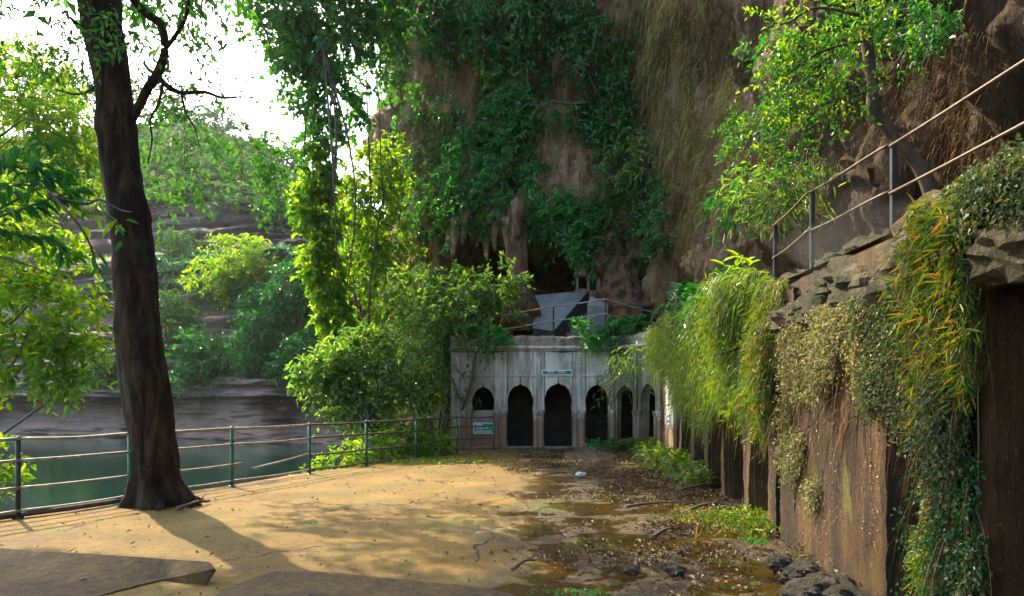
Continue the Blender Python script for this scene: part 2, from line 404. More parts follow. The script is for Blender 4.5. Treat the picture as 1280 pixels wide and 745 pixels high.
crack = t.math('MULTIPLY', t.mr(t.voro(.33, (1, 1, 0), warp=.8), 0, .012, 1, 0), t.mr(t.noise(.9, 4), .46, .56))
c = t.mix(t.math('MULTIPLY', crack, .8), c, (.03, .022, .014))
c = t.mix(t.mr(t.noise(130, 2), .56, .7, 0, .55), c, t.mix(1.0, c, (1.5, 1.5, 1.5), 'MULTIPLY'))
c = t.mix(t.mr(n3, .45, .6, 0, .75), c, t.mix(1.0, c, (.6, .55, .5), 'MULTIPLY'))
t.set('Base Color', c)
pud = t.math('MULTIPLY', wet, t.mr(t.noise(1.1, 4), .4, .54))
t.set('Roughness', t.mr(pud, 0, 1, .85, .12)); t.b.inputs['Specular IOR Level'].default_value = .5
h = t.math('ADD', t.math('MULTIPLY', n2, .5), t.math('ADD', t.math('MULTIPLY', n3, .25), t.math('MULTIPLY', crack, -1.5)))
h = t.math('ADD', h, t.math('MULTIPLY', t.noise(28, 6, (1, 1, 1), .75), .8))
bp = t.bump(h, .035, 1.0)
t.l.new(t.mr(pud, .2, .8, 1.0, .15), bp.inputs['Strength'])
M['ground'] = t.m

t = NT('old_concrete_shade_tone')  # darker than the courtyard ground, with the slabs' shade in its colour
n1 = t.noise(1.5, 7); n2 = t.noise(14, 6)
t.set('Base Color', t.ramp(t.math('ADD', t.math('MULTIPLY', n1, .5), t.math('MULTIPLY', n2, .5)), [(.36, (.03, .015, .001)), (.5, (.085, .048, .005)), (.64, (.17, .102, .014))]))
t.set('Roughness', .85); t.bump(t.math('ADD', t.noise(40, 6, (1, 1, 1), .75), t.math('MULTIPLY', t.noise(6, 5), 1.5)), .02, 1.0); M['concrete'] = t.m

def plaster(name, base, stain, lower, low_h=.75, streak=.8, algae=.4):
    t = NT(name); S = t.sep()
    st = t.math('ADD', t.math('MULTIPLY', t.noise(3.2, 7, (1, 1, .12), .65), .7), t.math('MULTIPLY', t.noise(.9, 5), .3))
    c = t.mix(t.mr(t.noise(2, 6), .35, .65), base, tuple(x * .8 for x in base))
    c = t.mix(t.math('MULTIPLY', t.mr(st, .46, .6), streak), c, stain)
    al = t.math('MULTIPLY', t.mr(t.noise(.7, 6, (1, 1, .4), .7), .5, .62), algae)
    c = t.mix(al, c, (.07, .062, .035))
    if name.startswith('white'): c = t.mix(t.math('MULTIPLY', t.mr(t.math('ADD', S[0], t.math('MULTIPLY', t.noise(1.3, 6, (1, 1, .3)), 2.2)), 1.6, .2), .75), c, (.17, .14, .095))
    lowf = t.mr(t.math('ADD', S[2], t.math('MULTIPLY', t.noise(2.5, 6), 1.0)), low_h + .4, low_h + .75, 1, 0)
    c = t.mix(t.math('MULTIPLY', lowf, .85), c, lower)
    t.set('Base Color', c); t.set('Roughness', .85); t.b.inputs['Specular IOR Level'].default_value = .25
    t.bump(t.math('ADD', t.noise(7, 7, (1, 1, .6), .65), t.math('MULTIPLY', t.noise(45, 4), .3)), .035, .8)
    return t.m
M['plaster'] = plaster('whitewashed_plaster', (.72, .69, .61), (.17, .15, .115), (.2, .105, .055), .95, .66)
M['plaster_old'] = plaster('bare_brown_plaster', (.38, .33, .26), (.13, .105, .075), (.2, .14, .09), .6, .8, .6)
t = NT('wet_brown_wall'); S = t.sep()
st = t.noise(3.5, 8, (1, 1, .1), .7); n2 = t.noise(26, 6, (1, 1, .7), .75); n1 = t.noise(1.1, 6)
c = t.ramp(t.math('ADD', t.math('MULTIPLY', st, .6), t.math('MULTIPLY', n1, .4)), [(.38, (.008, .004, .0015)), (.48, (.045, .022, .006)), (.6, (.14, .072, .02))])
c = t.mix(t.math('MULTIPLY', t.mr(t.noise(2.2, 7, (1, 1, .35), .7), .58, .68), .8), c, (.16, .15, .02))
c = t.mix(t.mr(n2, .6, .68, 0, .7), c, (.3, .19, .09))
c = t.mix(t.mr(t.noise(1.3, 5, (1, 1, .25)), .55, .75, 0, .7), c, (.02, .013, .008))
t.set('Base Color', c); t.set('Roughness', t.mr(t.noise(3, 5, (1, 1, .2)), .35, .65, .3, .75)); t.b.inputs['Specular IOR Level'].default_value = .35
t.bump(t.math('ADD', st, t.math('MULTIPLY', n2, .8)), .06, 1.0); M['wet_wall'] = t.m
M['lit_fleck'] = plain('lit_flecks', (.36, .28, .17), .35, 0, .4, 30, .002)
M['slab_grey'] = plain('grey_cement', (.24, .25, .255), .8, 0, .35, 2.2, .02)
M['slab_grey'] = plaster('grey_cement_slab', (.25, .26, .255), (.15, .15, .14), (.2, .095, .05), 3.65, .5, .15)
M['side_dark'] = plain('dark_side_cement', (.05, .045, .036), .9, 0, .4, 4, .02)  # parapet sides darker than the top slab
M['step'] = plain('step_cement', (.15, .14, .12), .85, 0, .4, 4, .02)
M['rail_grey'] = plain('worn_rail_paint', (.3, .28, .23), .5, .2, .35, 9, .002)
M['rail_rust'] = plain('rusty_rail', (.11, .08, .052), .5, .2, .4, 14, .002)
M['rail_shaded'] = plain('shaded_rail_paint', (.1, .085, .065), .5, .2, .4, 9, .002)  # rail paint darkened in colour for the far spans in shade
M['post_green'] = plain('green_post_paint', (.02, .11, .065), .4, .1, .35, 12, .002)
M['post_black'] = plain('black_post_paint', (.018, .018, .018), .5, .1, .3, 12, .002)
M['sign_green'] = plain('sign_green_paint', (.012, .17, .13), .5, 0, .15, 8, .0005)
M['sign_white'] = plain('sign_white_paint', (.75, .8, .78), .5, 0, .06, 8, .0005)
M['white_scrap'] = plain('white_plastic', (.55, .57, .56), .45, 0, .1, 20, .003)
M['inside'] = plain('interior_plaster_shade_tone', (.035, .028, .02), .9, 0, .4, 2, .02)  # near-black so the recesses read shaded; the shade is in the colour
t = NT('river_water')
t.set('Base Color', (.003, .02, .014, 1)); t.set('Roughness', .06); t.b.inputs['IOR'].default_value = 1.33
t.bump(t.math('ADD', t.noise(1.2, 4, (1, .5, 1)), t.math('MULTIPLY', t.noise(7, 3, (1, .5, 1)), .4)), .02, .35); M['water'] = t.m
M['terrain'] = plain('earth', (.12, .1, .07), .9, 0, .3, .3, .1)

# ================================================================== THE SETTING
# ---- terrain, river, far bank
g = Geo(); g.add([(-320, -60, -3.2), (260, -60, -3.2), (260, 280, -3.2), (-320, 280, -3.2)], [(0, 1, 2, 3)])
obj('ground', g, M['terrain'], kind='structure')
g = Geo(); xs = np.linspace(-230, 30, 60); ys = np.linspace(-40, 130, 60)
X, Y = np.meshgrid(xs, ys, indexing='ij'); g.add(xyz(X, Y, X * 0 - 2.0).reshape(-1, 3), grid_quads(60, 60))
obj('river', g, M['water'], kind='structure')

NU, NV = 300, 300
sx = np.linspace(-1.5, .12, NU)                     # X/Y slope of each column of the bank
px_ = 640 + sx * 900
vprof_z = np.array([-3.0, -1.9, -1.2, -.4, .5, 1.2, 1.5, 1.9, 2.3, 4, 9, 14, 17.5, 18.5, 26, 30, 44, 56])
vprof_d = np.array([57.0, 57.6, 58.4, 60.2, 61.5, 62.3, 61.8, 59.2, 59.6, 62, 66, 69.5, 71.5, 77, 90, 93, 112, 140])
tv = np.linspace(0, 1, NV)
zc = np.interp(tv, np.linspace(0, 1, len(vprof_z)), vprof_z); dc = np.interp(tv, np.linspace(0, 1, len(vprof_z)), vprof_d)
ZT = np.interp(px_, [-700, -200, 0, 100, 250, 330, 380, 450, 640], [1.2, 1.2, 1.2, 1.15, 1.05, .88, .74, .6, .55])[:, None]
far = np.interp(px_, [-700, 0, 160, 300, 430, 640], [1.45, 1.34, 1.2, 1.08, 1.0, 1.0])[:, None]
zz = np.where(zc > 3, 3 + (zc - 3) * (1 + (ZT - 1) * sm(10, 40, zc)[None]), zc) * np.ones((NU, 1))
dd = dc[None] * far
q3 = xyz(sx[:, None] * 3.2 * 20, zz * 0, zz)
led = fbm(xyz(sx[:, None] * 5, 0 * zz, zz * .95), 5, 3) ; led2 = fbm(xyz(sx[:, None] * 30, 1 + 0 * zz, zz * 2.2), 4, 9)
step = np.sign(led) * np.abs(led) ** .6
dd = dd + step * 2.6 * sm(1, 4, zz) + led2 * 1.1 + fbm(xyz(sx[:, None] * 14, 5 + 0 * zz, zz * .15), 4, 5) * 3.2
# undercut scallops near the water
dd = dd + 2.4 * np.clip(fbm(xyz(sx[:, None] * 16, 0 * zz, zz * .25 + 9), 3, 21), -.2, 1) * sm(2.0, 1.2, zz) * sm(-2.5, -.5, zz)
BV = xyz(sx[:, None] * dd, dd, zz)
top = BV[:, -1:, :] * np.array([1.9, 1.9, 1]) - np.array([0, 0, 14.0])
BV2 = np.concatenate([BV, top], 1)
g = Geo(); g.add(BV2.reshape(-1, 3), grid_quads(NU, NV + 1)[:, ::-1])
obj('river_bank_hill', g, M['bank'], kind='structure', smooth=True)
def bank_at(px, py):
    P = BV.reshape(-1, 3); sx_ = 640 + P[:, 0] / P[:, 1] * FPX; sy_ = HOR - (P[:, 2] - EYE) / P[:, 1] * FPX
    return P[np.argmin((sx_ - px) ** 2 + (sy_ - py) ** 2)]

# ---- arcade plan
WALL = np.array([(-1.95, 22.9), (3.2, 22.9), (3.85, 22.2), (4.3, 20.9), (2.344 + .0936 * 3.0, 3.0)])
def wx(Y): return 2.344 + .0936 * np.asarray(Y, float)
def wtop(Y): return np.interp(Y, [2, 4, 8, 14, 20.9, 22], [2.72, 2.75, 2.85, 3.1, 3.42, 3.45])
eE = unit(np.array([-.0936, -1, 0])); nE = np.array([eE[1], -eE[0], 0])

# ---- courtyard ground
fence = np.array([(-9.4, 2.0), (-8.4, 4.6), (-7.35, 7.3), (-6.47, 9.43), (-5.83, 10.98), (-5.02, 12.9), (-4.22, 15.0), (-3.4, 16.8), (-2.48, 18.6), (-1.65, 21.2)])
def fx(Y): return np.interp(Y, np.r_[-4, fence[:, 1], 24.5], np.r_[-11, fence[:, 0], -1.4])
ny = 330; Yr = np.concatenate([np.linspace(-4, 3, 20)[:-1], np.geomspace(3, 24.6, ny)])
nx = 230; tx = np.linspace(0, 1, nx)
XL = fx(Yr) - .22; XR = np.where(Yr < 20.9, wx(Yr), 4.35) + .5
GX = XL[:, None] + (XR - XL)[:, None] * tx[None]; GY = np.repeat(Yr[:, None], nx, 1)
wetm = sm(-.4, 1.0, GX - GY * .045 + .8 * fbm(xyz(GX * .8, GY * .8, 0 * GX), 3, 31))
GZ = .02 * fbm(xyz(GX * .6, GY * .6, 0 * GX), 3, 1) + wetm * (.05 * fbm(xyz(GX * 2.2, GY * 2.2, 0 * GX), 5, 2) - .02) + (1 - wetm) * .006 * fbm(xyz(GX * 5, GY * 5, 0 * GX), 3, 4)
# broken slab edges: small steps across the courtyard
for (a, b, hgt) in (((-3.6, 8.6), (-1.9, 9.4), .02), ((-.6, 10.2), (.7, 13.5), .018), ((-1.2, 6.6), (.2, 7.6), .02)):
    a = np.array(a); b = np.array(b); dv = (b - a) / np.linalg.norm(b - a); nv = np.array([-dv[1], dv[0]])
    s_ = (GX - a[0]) * dv[0] + (GY - a[1]) * dv[1]; t_ = (GX - a[0]) * nv[0] + (GY - a[1]) * nv[1] + .12 * fbm(xyz(GX * 2, GY * 2, 0 * GX), 3, 8)
    GZ += hgt * sm(-.04, .0, t_) * sm(1.6, .2, t_) * sm(-.3, .2, s_) * sm(np.linalg.norm(b - a) + .3, np.linalg.norm(b - a) - .2, s_)
def gz(x, y): return 0.0
g = Geo(); GV = xyz(GX, GY, GZ)
g.add(GV.reshape(-1, 3), grid_quads(len(Yr), nx)[:, ::-1])
lo = np.stack([GV[:, 0], GV[:, 0] + np.array([.05, 0, -.18]), GV[:, 0] + np.array([-.5, 0, -3.4])], 1)
g.add(lo.reshape(-1, 3), grid_quads(len(Yr), 3))
obj('courtyard_ground', g, M['ground'], kind='structure', smooth=True)

# ---- cliff
ctrl = [(-3.4, 62), (-4.9, 46), (-5.35, 37), (-4.7, 32.6), (-2.6, 29.8), (1, 28.8), (4.2, 27), (6.2, 22.5), (6.7, 16), (6.4, 11), (6.0, 7), (6.0, 2), (6.3, -5)]
pl = catmull(ctrl, 3000); ds = np.linalg.norm(np.diff(pl, axis=0), axis=1); sl = np.r_[0, np.cumsum(ds)]
wgt = np.r_[0, np.cumsum(ds / np.clip(np.hypot(pl[1:, 0], pl[1:, 1]), 6, 60))]
CU = 760; k = np.interp(np.linspace(0, wgt[-1], CU), wgt, np.arange(3000))
B = np.stack([np.interp(k, np.arange(3000), pl[:, i]) for i in (0, 1)], 1); sarc = np.interp(k, np.arange(3000), sl)
tg = unit(np.gradient(B, axis=0)); nr = np.stack([tg[:, 1], -tg[:, 0]], 1)
CV = 400; zt = np.minimum(EYE + .6 * np.maximum(B[:, 1], 7) + 5, 27)
z = -.6 + (zt + .6)[:, None] * np.linspace(0, 1, CV)[None]
s = sarc[:, None] + 0 * z; bx = B[:, 0][:, None] + 0 * z; by = B[:, 1][:, None] + 0 * z
warp = fbm(xyz(s * .35, 0 * z, z * .25), 3, 60) * 1.6
rg = 1 - np.abs(noise(xyz((s + warp) * 1.15, 0 * z + 4, z * .16), 61)) * 2
rg2 = 1 - np.abs(noise(xyz((s + warp * .6) * 3.1, 0 * z + 9, z * .26), 62)) * 2
nearf = sm(19, 12, by)
rg3 = 1 - np.abs(noise(xyz((s + warp * .3) * 6.5, 0 * z + 2, z * .45), 67)) * 2
rgd = 1 - np.abs(noise(xyz((s + warp * .5) * 2.6, 0 * z + 14, z * .13), 69)) * 2
D = .26 * nearf * rgd + 1.25 * (1 - .82 * nearf) * fbm(xyz(s * .2, 0 * z, z * .17), 4, 63) + .17 * rg3 * (.4 + .6 * nearf) + .38 * (1 - .45 * nearf) * rg + .3 * rg2 + .13 * (1 - np.abs(noise(xyz((s + warp * .3) * 9, 0 * z + 5, z * 1.0), 68)) * 2) * (1 - nearf) + .14 * fbm(xyz(s * 4, 0 * z, z * 1.6), 4, 64) + .3 * (1 - .6 * nearf) * fbm(xyz(s * .9, 0 * z, z * .7), 4, 66)
w = sm(-3.0, -1.6, bx) * sm(5.4, 4.0, bx) * (by > 23)
zr = 7.1 + .5 * noise(xyz(s * 1.1, 0 * z, 0 * z), 70) + .45 * noise(xyz(s * 3.3, 0 * z, 0 * z), 71) - .5 * sm(2.2, 4.5, bx)
D = D - 5.2 * w * sm(zr + .25, zr - .35, z) + 1.3 * w * np.exp(-((z - zr - 1.0) / 1.3) ** 2)
D = D + np.clip(z - 9, 0, 12) * .12 * sm(-6, 2, -np.abs(bx) + 2)            # the face leans out above the cave
zb = sm(26, 22, by)
D = D - 1.0 * zb * np.exp(-((z - 3.2) / 1.3) ** 2)
nose = np.exp(-(((s - sarc[np.argmin(np.abs(B[:, 1] - 33.5) + 9 * (B[:, 0] > 0))]) / 2.6) ** 2)) * np.exp(-((z - 14.0) / 1.6) ** 2)
D = D + 1.1 * nose
CP = np.stack([bx + nr[:, 0][:, None] * D, by + nr[:, 1][:, None] * D, z], -1)
plat = CP[:, -1:, :] + np.concatenate([-nr * 14, np.full((CU, 1), 2.0)], 1)[:, None, :]
g = Geo(); g.add(np.concatenate([CP, plat], 1).reshape(-1, 3), grid_quads(CU, CV + 1)[:, ::-1])
cliff = obj('cliff', g, M['cliff'], kind='structure', smooth=True)
CF = CP.reshape(-1, 3); CN = np.repeat(np.concatenate([nr, np.zeros((CU, 1))], 1)[:, None], CV, 1).reshape(-1, 3)
cpx = 640 + CF[:, 0] / np.maximum(CF[:, 1], .5) * FPX; cpy = HOR - (CF[:, 2] - EYE) / np.maximum(CF[:, 1], .5) * FPX
def cliff_at(px, py, r=6):
    d = (cpx - px) ** 2 + (cpy - py) ** 2 + 1e6 * (CF[:, 1] < 1); i = np.where(d < max(r * r, d.min() + 1))[0]
    return CF[i[np.argmin(CF[i, 1])]]
# hanging tips of stone along the lip of the cave
for (px, py, L, r) in ((566, 292, 1.1, .16), (580, 300, .8, .12), (596, 296, 1.3, .2), (612, 300, .9, .14), (628, 292, 1.2, .17), (640, 286, .9, .14), (655, 281, 1.2, .2), (672, 296, .8, .13), (690, 300, .7, .12)):
    P0 = cliff_at(px, py - 12, 10)
    gg = Geo(); n_ = 9; tt = np.linspace(0, 1, n_)
    pts = P0[None] + np.stack([.1 * np.sin(tt * 3 + px), .08 * np.cos(tt * 4 + px) + .25 * (1 - tt) - .05, .5 - tt * (L + .5)], 1)
    tube(gg, pts, r * (1.25 - tt) ** .8 + .02, 9, True, .5, int(px), 4)
    obj('stalactite', gg, M['cliff'], cliff, True)

# ================================================================== TEMPLE ARCADE
arc = thing('arcaded_temple', 'old whitewashed temple front of cusped arches curving round into a long overgrown arcade', 'temple', (1.0, 22.9, 0))
def frame(a, b):
    a = np.array([a[0], a[1], 0.0]); b = np.array([b[0], b[1], 0.0]); e = unit(b - a); return a, e, np.array([e[1], -e[0], 0]), np.linalg.norm(b - a)
FOIL = [(1, 0), (.95, .05), (.955, .12), (.99, .24), (1, .36), (.97, .48), (.9, .555), (.885, .6), (.83, .7), (.74, .78), (.64, .82), (.62, .845), (.5, .9), (.36, .935), (.2, .955), (.09, .985), (0, 1.05)]
def arch_pts(sa, sb, zs, za, foil=True, n=25):
    c, a = (sa + sb) / 2, (sb - sa) / 2
    if foil:
        return [(c - a * x, zs + (za - zs) * z_) for x, z_ in FOIL] + [(c + a * x, zs + (za - zs) * z_) for x, z_ in FOIL[-2::-1]]
    th = np.linspace(np.pi, 0, n)
    return [(c + a * math.cos(t_), zs + (za - zs) * math.sin(t_)) for t_ in th]
def arch_wall(O, e, n, s0, s1, z0, z1, ops, t, z1fn=None):
    """wall with arched openings (sa, sb, spring, apex, sill, foil)"""
    g = Geo()
    Z1 = (lambda s: z1) if z1fn is None else z1fn
    def pt(s, z, d): return O + e * s - n * d + np.array([0, 0, z])
    def quad(p, d0, d1=None):
        for d, fl in ((0, False), (t, True)):
            q = [pt(s, z, d) for s, z in p]
            if fl: q = q[::-1]
            g.add(q, [(0, 1, 2, 3)])
    def reveal(p):
        for (a, b) in zip(p[:-1], p[1:]):
            g.add([pt(*a, 0), pt(*b, 0), pt(*b, t), pt(*a, t)], [(0, 1, 2, 3)])
    cur = s0
    for (sa, sb, zs, za, sill, foil) in sorted(ops):
        if sa > cur: quad([(cur, z0), (sa, z0), (sa, Z1(sa)), (cur, Z1(cur))], 0)
        ap = arch_pts(sa, sb, zs, za, foil)
        for a, b in zip(ap[:-1], ap[1:]): quad([a, b, (b[0], Z1(b[0])), (a[0], Z1(a[0]))], 0)
        reveal([(sa, sill)] + ap + [(sb, sill)])
        if sill > z0:
            quad([(sa, z0), (sb, z0), (sb, sill), (sa, sill)], 0); reveal([(sb, sill), (sa, sill)])
        cur = sb
    if cur < s1: quad([(cur, z0), (s1, z0), (s1, Z1(s1)), (cur, Z1(cur))], 0)
    g.add([pt(s0, Z1(s0), 0), pt(s1, Z1(s1), 0), pt(s1, Z1(s1), t), pt(s0, Z1(s0), t)], [(0, 1, 2, 3)])
    for s_ in (s0, s1): g.add([pt(s_, z0, 0), pt(s_, z0, t), pt(s_, Z1(s_), t), pt(s_, Z1(s_), 0)], [(0, 1, 2, 3)])
    return g
COLP = [(.115, 0), (.115, .13), (.09, .16), (.1, .2), (.078, .24), (.07, 1.05), (.078, 1.07), (.095, 1.1), (.115, 1.17), (.12, 1.2), (.12, 1.235)]
A, eA, nA, lA = frame(WALL[0], WALL[1])
zero = -WALL[0][0]
bays = [(-1.27, -.56, 1.2, 1.97, 1.22), (-.15, .68, 1.2, 2.05, 0), (1.02, 1.93, 1.2, 2.08, 0), (2.33, 3.1, 1.2, 2.04, 0)]
ops = [(a + zero, b + zero, zs, za, sill, True) for a, b, zs, za, sill in bays]
obj('wall', arch_wall(A, eA, nA, 0, lA, -.3, 3.14, ops, .42), M['plaster'], arc)
C1, e1, n1_, l1 = frame(WALL[1], WALL[2]); C2, e2, n2_, l2 = frame(WALL[2], WALL[3])
obj('wall', arch_wall(C1, e1, n1_, 0, l1, -.3, 3.14, [(.1, .84, 1.2, 2.0, 0, True)], .3), M['plaster_old'], arc)
obj('wall', arch_wall(C2, e2, n2_, 0, l2, -.3, 3.14, [(.22, 1.12, 1.2, 2.05, 0, True)], .3), M['plaster_old'], arc)
EO = np.array([WALL[3][0], WALL[3][1], 0.0])
def sE(Y): return (20.9 - Y) * math.sqrt(1 + .0936 ** 2)
eops = [(17.45, 16.5, 1.5, 2.1), (16.0, 14.75, 1.5, 2.1), (14.25, 13.2, 1.5, 2.1), (12.75, 11.65, 1.5, 2.1), (11.3, 10.1, 1.55, 2.15), (9.62, 8.72, 1.5, 2.1), (5.38, 4.84, 1.5, 1.86), (4.1, 3.2, 2.45, 2.62)]
lE = sE(3.0)
eo = [(sE(a), sE(b), zs, za, 0, False) for a, b, zs, za in eops] + [(sE(4.44), sE(4.24), 1.35, 1.55, .92, False)]
obj('wall', arch_wall(EO, eE, nE, 0, lE, -.3, 3, eo, .34, lambda s_: float(wtop(20.9 - s_ / 1.0044)) - .02), M['wet_wall'], arc)
# engaged columns, frames, thresholds
def column(c, e, zs=1.0, mat='plaster', sc=1.0):
    g = Geo(); lathe(g, c, [(r * sc, z * zs) for r, z in COLP], 10, e); obj('column', g, M[mat], arc)
for a, b, zs, za, sill in bays:
    for sx_ in (a - .085, b + .085): column(np.array([sx_, 22.86, 0]), eA)
for (O, e, n_, sa, sb) in ((C1, e1, n1_, .1, .84), (C2, e2, n2_, .22, 1.12)):
    for s_ in (sa - .06, sb + .06): column(O + e * s_ + n_ * .03, e, 1.0, 'plaster_old', .85)
column(np.array([4.27, 20.72, 0]), eE, 1.0, 'plaster', 1.25)
def strip(O, e, n, s0, s1, z0, z1, proud, mat, name='moulding', back=.03):
    g = Geo(); c = O + e * (s0 + s1) / 2 + n * (proud - back) / 2 + np.array([0, 0, (z0 + z1) / 2])
    bevbox(g, c, (abs(s1 - s0), proud + back, z1 - z0), .008, e, -n); return obj(name, g, M[mat], arc)
for a, b, *_ in bays:
    sa, sb = a + zero - .24, b + zero + .24
    strip(A, eA, nA, sa, sa + .05, .02, 2.36, .045, 'plaster'); strip(A, eA, nA, sb - .05, sb, .02, 2.36, .045, 'plaster')
    strip(A, eA, nA, sa + .053, sb - .053, 2.3, 2.35, .04, 'plaster')
for k in range(1, 4):                       # flat pilasters between the bays
    s_ = (bays[k - 1][1] + bays[k][0]) / 2 + zero
    strip(A, eA, nA, s_ - .055, s_ + .055, 0, 2.9, .07, 'plaster', 'pilaster')
strip(A, eA, nA, .02, .3, 0, 2.95, .06, 'plaster_old', 'pilaster')
strip(A, eA, nA, lA - .09, lA + .03, 0, 3.1, .1, 'plaster_old', 'pilaster')
strip(C1, e1, n1_, l1 - .09, l1 + .05, 0, 3.1, .09, 'plaster_old', 'pilaster')
for k, (a, b, zs, za, sill) in enumerate(bays):   # thresholds and small finials over each arch
    g = Geo(); bevbox(g, ((a + b) / 2, 22.93, .03), (b - a - .02, .5, .09), .01); obj('threshold', g, M['step'], arc)
    g = Geo(); lathe(g, ((a + b) / 2, 22.9, za + .05), [(.012, 0), (.04, .05), (.018, .1), (.03, .14), (.004, .22)], 8); obj('finial', g, M['plaster_old'], arc)
def sweep(poly, prof, name, mat, rough=0.0, seed=0, sub=40):
    P = np.asarray(poly, float); d = unit(np.diff(P, axis=0)); nn = np.stack([d[:, 1], -d[:, 0]], 1)
    N = [nn[0]] + [(nn[i] + nn[i + 1]) / (1 + nn[i] @ nn[i + 1]) for i in range(len(nn) - 1)] + [nn[-1]]
    S, NN = [], []
    for i in range(len(P) - 1):
        m = max(2, int(np.linalg.norm(P[i + 1] - P[i]) * sub / 5))
        for t_ in np.linspace(0, 1, m, endpoint=(i == len(P) - 2)): S.append(P[i] + (P[i + 1] - P[i]) * t_); NN.append(N[i] + (N[i + 1] - N[i]) * t_)
    S = np.array(S); NN = np.array(NN); pr = np.asarray(prof, float)
    V = np.concatenate([S[:, None] + NN[:, None] * pr[None, :, :1], np.broadcast_to(pr[None, :, 1:], (len(S), len(pr), 1))], -1)
    if rough: V = V + rough * np.stack([fbm(V.reshape(-1, 3) * 4, 4, seed + i).reshape(V.shape[:2]) * (np.arange(len(pr)) < len(pr) - 0)[None] for i in range(3)], -1)
    g = Geo(); m = len(pr); q = grid_quads(len(S), m)
    g.add(V.reshape(-1, 3), q)
    a = np.arange(len(S) - 1) * m
    g.add(V.reshape(-1, 3)[np.r_[0:m]], tris=[(0, i, i + 1) for i in range(1, m - 1)]); g.add(V.reshape(-1, 3)[-m:], tris=[(0, i + 1, i) for i in range(1, m - 1)])
    return obj(name, g, M[mat], arc)
sweep(WALL[:4], [(-.1, 3.1), (.03, 3.1), (.1, 3.16), (.16, 3.19), (.16, 3.25), (.05, 3.28), (-.1, 3.28)], 'cornice', 'plaster', .012, 3)
sweep(WALL[:4], [(-.1, 3.27), (.06, 3.27), (.07, 3.4), (.09, 3.47), (.08, 3.55), (-.05, 3.6), (-.4, 3.58), (-.4, 3.3)], 'parapet', 'plaster_old', .085, 7, 110)
strip(EO, eE, nE, sE(19.35), sE(17.6), 0, 2.2, .05, 'plaster', 'panel')
# wet brown piers of the near arcade: eroded plaster panels
def panel(Y0, Y1, z0, z1, proud, seed, mat='wet_wall', amp=.016):
    n_ = int(abs(Y1 - Y0) * 28) + 4; m = 80
    s_ = np.linspace(sE(Y0), sE(Y1), n_)[:, None]; z_ = np.linspace(z0, z1, m)[None]
    d = proud + amp * fbm(xyz(s_ * 2.5, 0 * s_ * z_, z_ * .8), 5, seed) + .012 * fbm(xyz(s_ * 14, 0 * s_ * z_, z_ * 6), 3, seed + 3) - .02 * (np.clip(fbm(xyz(s_ * 3, 3 + 0 * s_ * z_, z_ * 1.2), 4, seed + 5), .2, 1) - .2)
    s_ = s_ + .022 * fbm(xyz(0 * z_ + seed, 0 * z_, z_ * 3), 4, seed + 7) + .012 * noise(xyz(0 * z_ + seed, 0 * z_, z_ * 17), seed + 8)
    V = EO + eE * s_[..., None] + nE * d[..., None] + np.array([0, 0, 1.]) * z_[..., None]
    g = Geo(); g.add(V.reshape(-1, 3), grid_quads(n_, m))
    for row in (V[0], V[-1]):
        g.add(np.stack([row, row - nE * (proud + .05)], 1).reshape(-1, 3), grid_quads(m, 2))
    return obj('wall_panel', g, M[mat], arc, True)
panel(8.66, 8.3, -.1, 2.75, .07, 3); panel(8.22, 7.68, -.1, 2.75, .05, 13); panel(7.65, 5.38, -.1, 2.4, .05, 23)
panel(4.84, 4.45, -.1, 2.6, .02, 33); panel(4.23, 4.11, -.1, 2.7, .02, 43)
n_ = 1500; Yv = rng.uniform(5.42, 8.2, n_); zv = rng.uniform(.05, 2.2, n_); kp = noise(xyz(Yv * 3.0, zv * .9, 0 * Yv), 91) > -.1; Yv, zv = Yv[kp], zv[kp]; n_ = len(Yv)
q = xyz(wx(Yv), Yv, zv) + nE * .062; r = (.003 + .008 * rng.uniform(0, 1, n_) ** 3)[:, None, None]
V = q[:, None] + r * (np.array([(1, 0, 0), (-.5, .8, 0), (-.5, -.8, 0), (0, 0, 1.3), (0, 0, -1.3)])[None] * rng.uniform(.6, 1.4, (n_, 5, 1)) + rng.normal(0, .2, (n_, 5, 3)))
g = Geo(); b = np.arange(n_)[:, None] * 5; g.add(V.reshape(-1, 3), tris=np.concatenate([b + np.array(f) for f in ((0, 1, 3), (1, 2, 3), (2, 0, 3), (1, 0, 4), (2, 1, 4), (0, 2, 4))]))
obj('lit_flecks', g, M['lit_fleck'], arc, kind='stuff')  # pale flecks added to give the wall its white-lit specks
# square pillars between the arcade openings
for (Ya, Yb) in ((16.5, 16.0), (14.75, 14.25), (13.2, 12.75), (11.65, 11.3), (10.1, 9.62)):
    panel(Ya - .06, Yb + .05, -.1, 2.3, .06, int(Ya * 7), 'wet_wall', .03)
# inner walls and upper terrace
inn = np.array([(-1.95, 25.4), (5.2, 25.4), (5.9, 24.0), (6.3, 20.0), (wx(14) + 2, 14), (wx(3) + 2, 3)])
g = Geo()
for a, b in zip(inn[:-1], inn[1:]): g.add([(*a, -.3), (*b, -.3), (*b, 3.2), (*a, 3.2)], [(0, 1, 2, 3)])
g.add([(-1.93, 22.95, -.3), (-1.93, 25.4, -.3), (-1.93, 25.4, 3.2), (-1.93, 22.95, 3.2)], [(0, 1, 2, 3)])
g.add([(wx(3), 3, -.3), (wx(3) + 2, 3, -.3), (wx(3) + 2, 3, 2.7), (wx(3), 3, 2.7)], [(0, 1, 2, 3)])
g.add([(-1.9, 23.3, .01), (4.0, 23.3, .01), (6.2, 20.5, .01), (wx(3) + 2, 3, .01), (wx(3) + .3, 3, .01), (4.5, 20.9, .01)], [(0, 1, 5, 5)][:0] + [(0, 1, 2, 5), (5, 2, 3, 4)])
obj('inner_wall', g, M['inside'], arc)
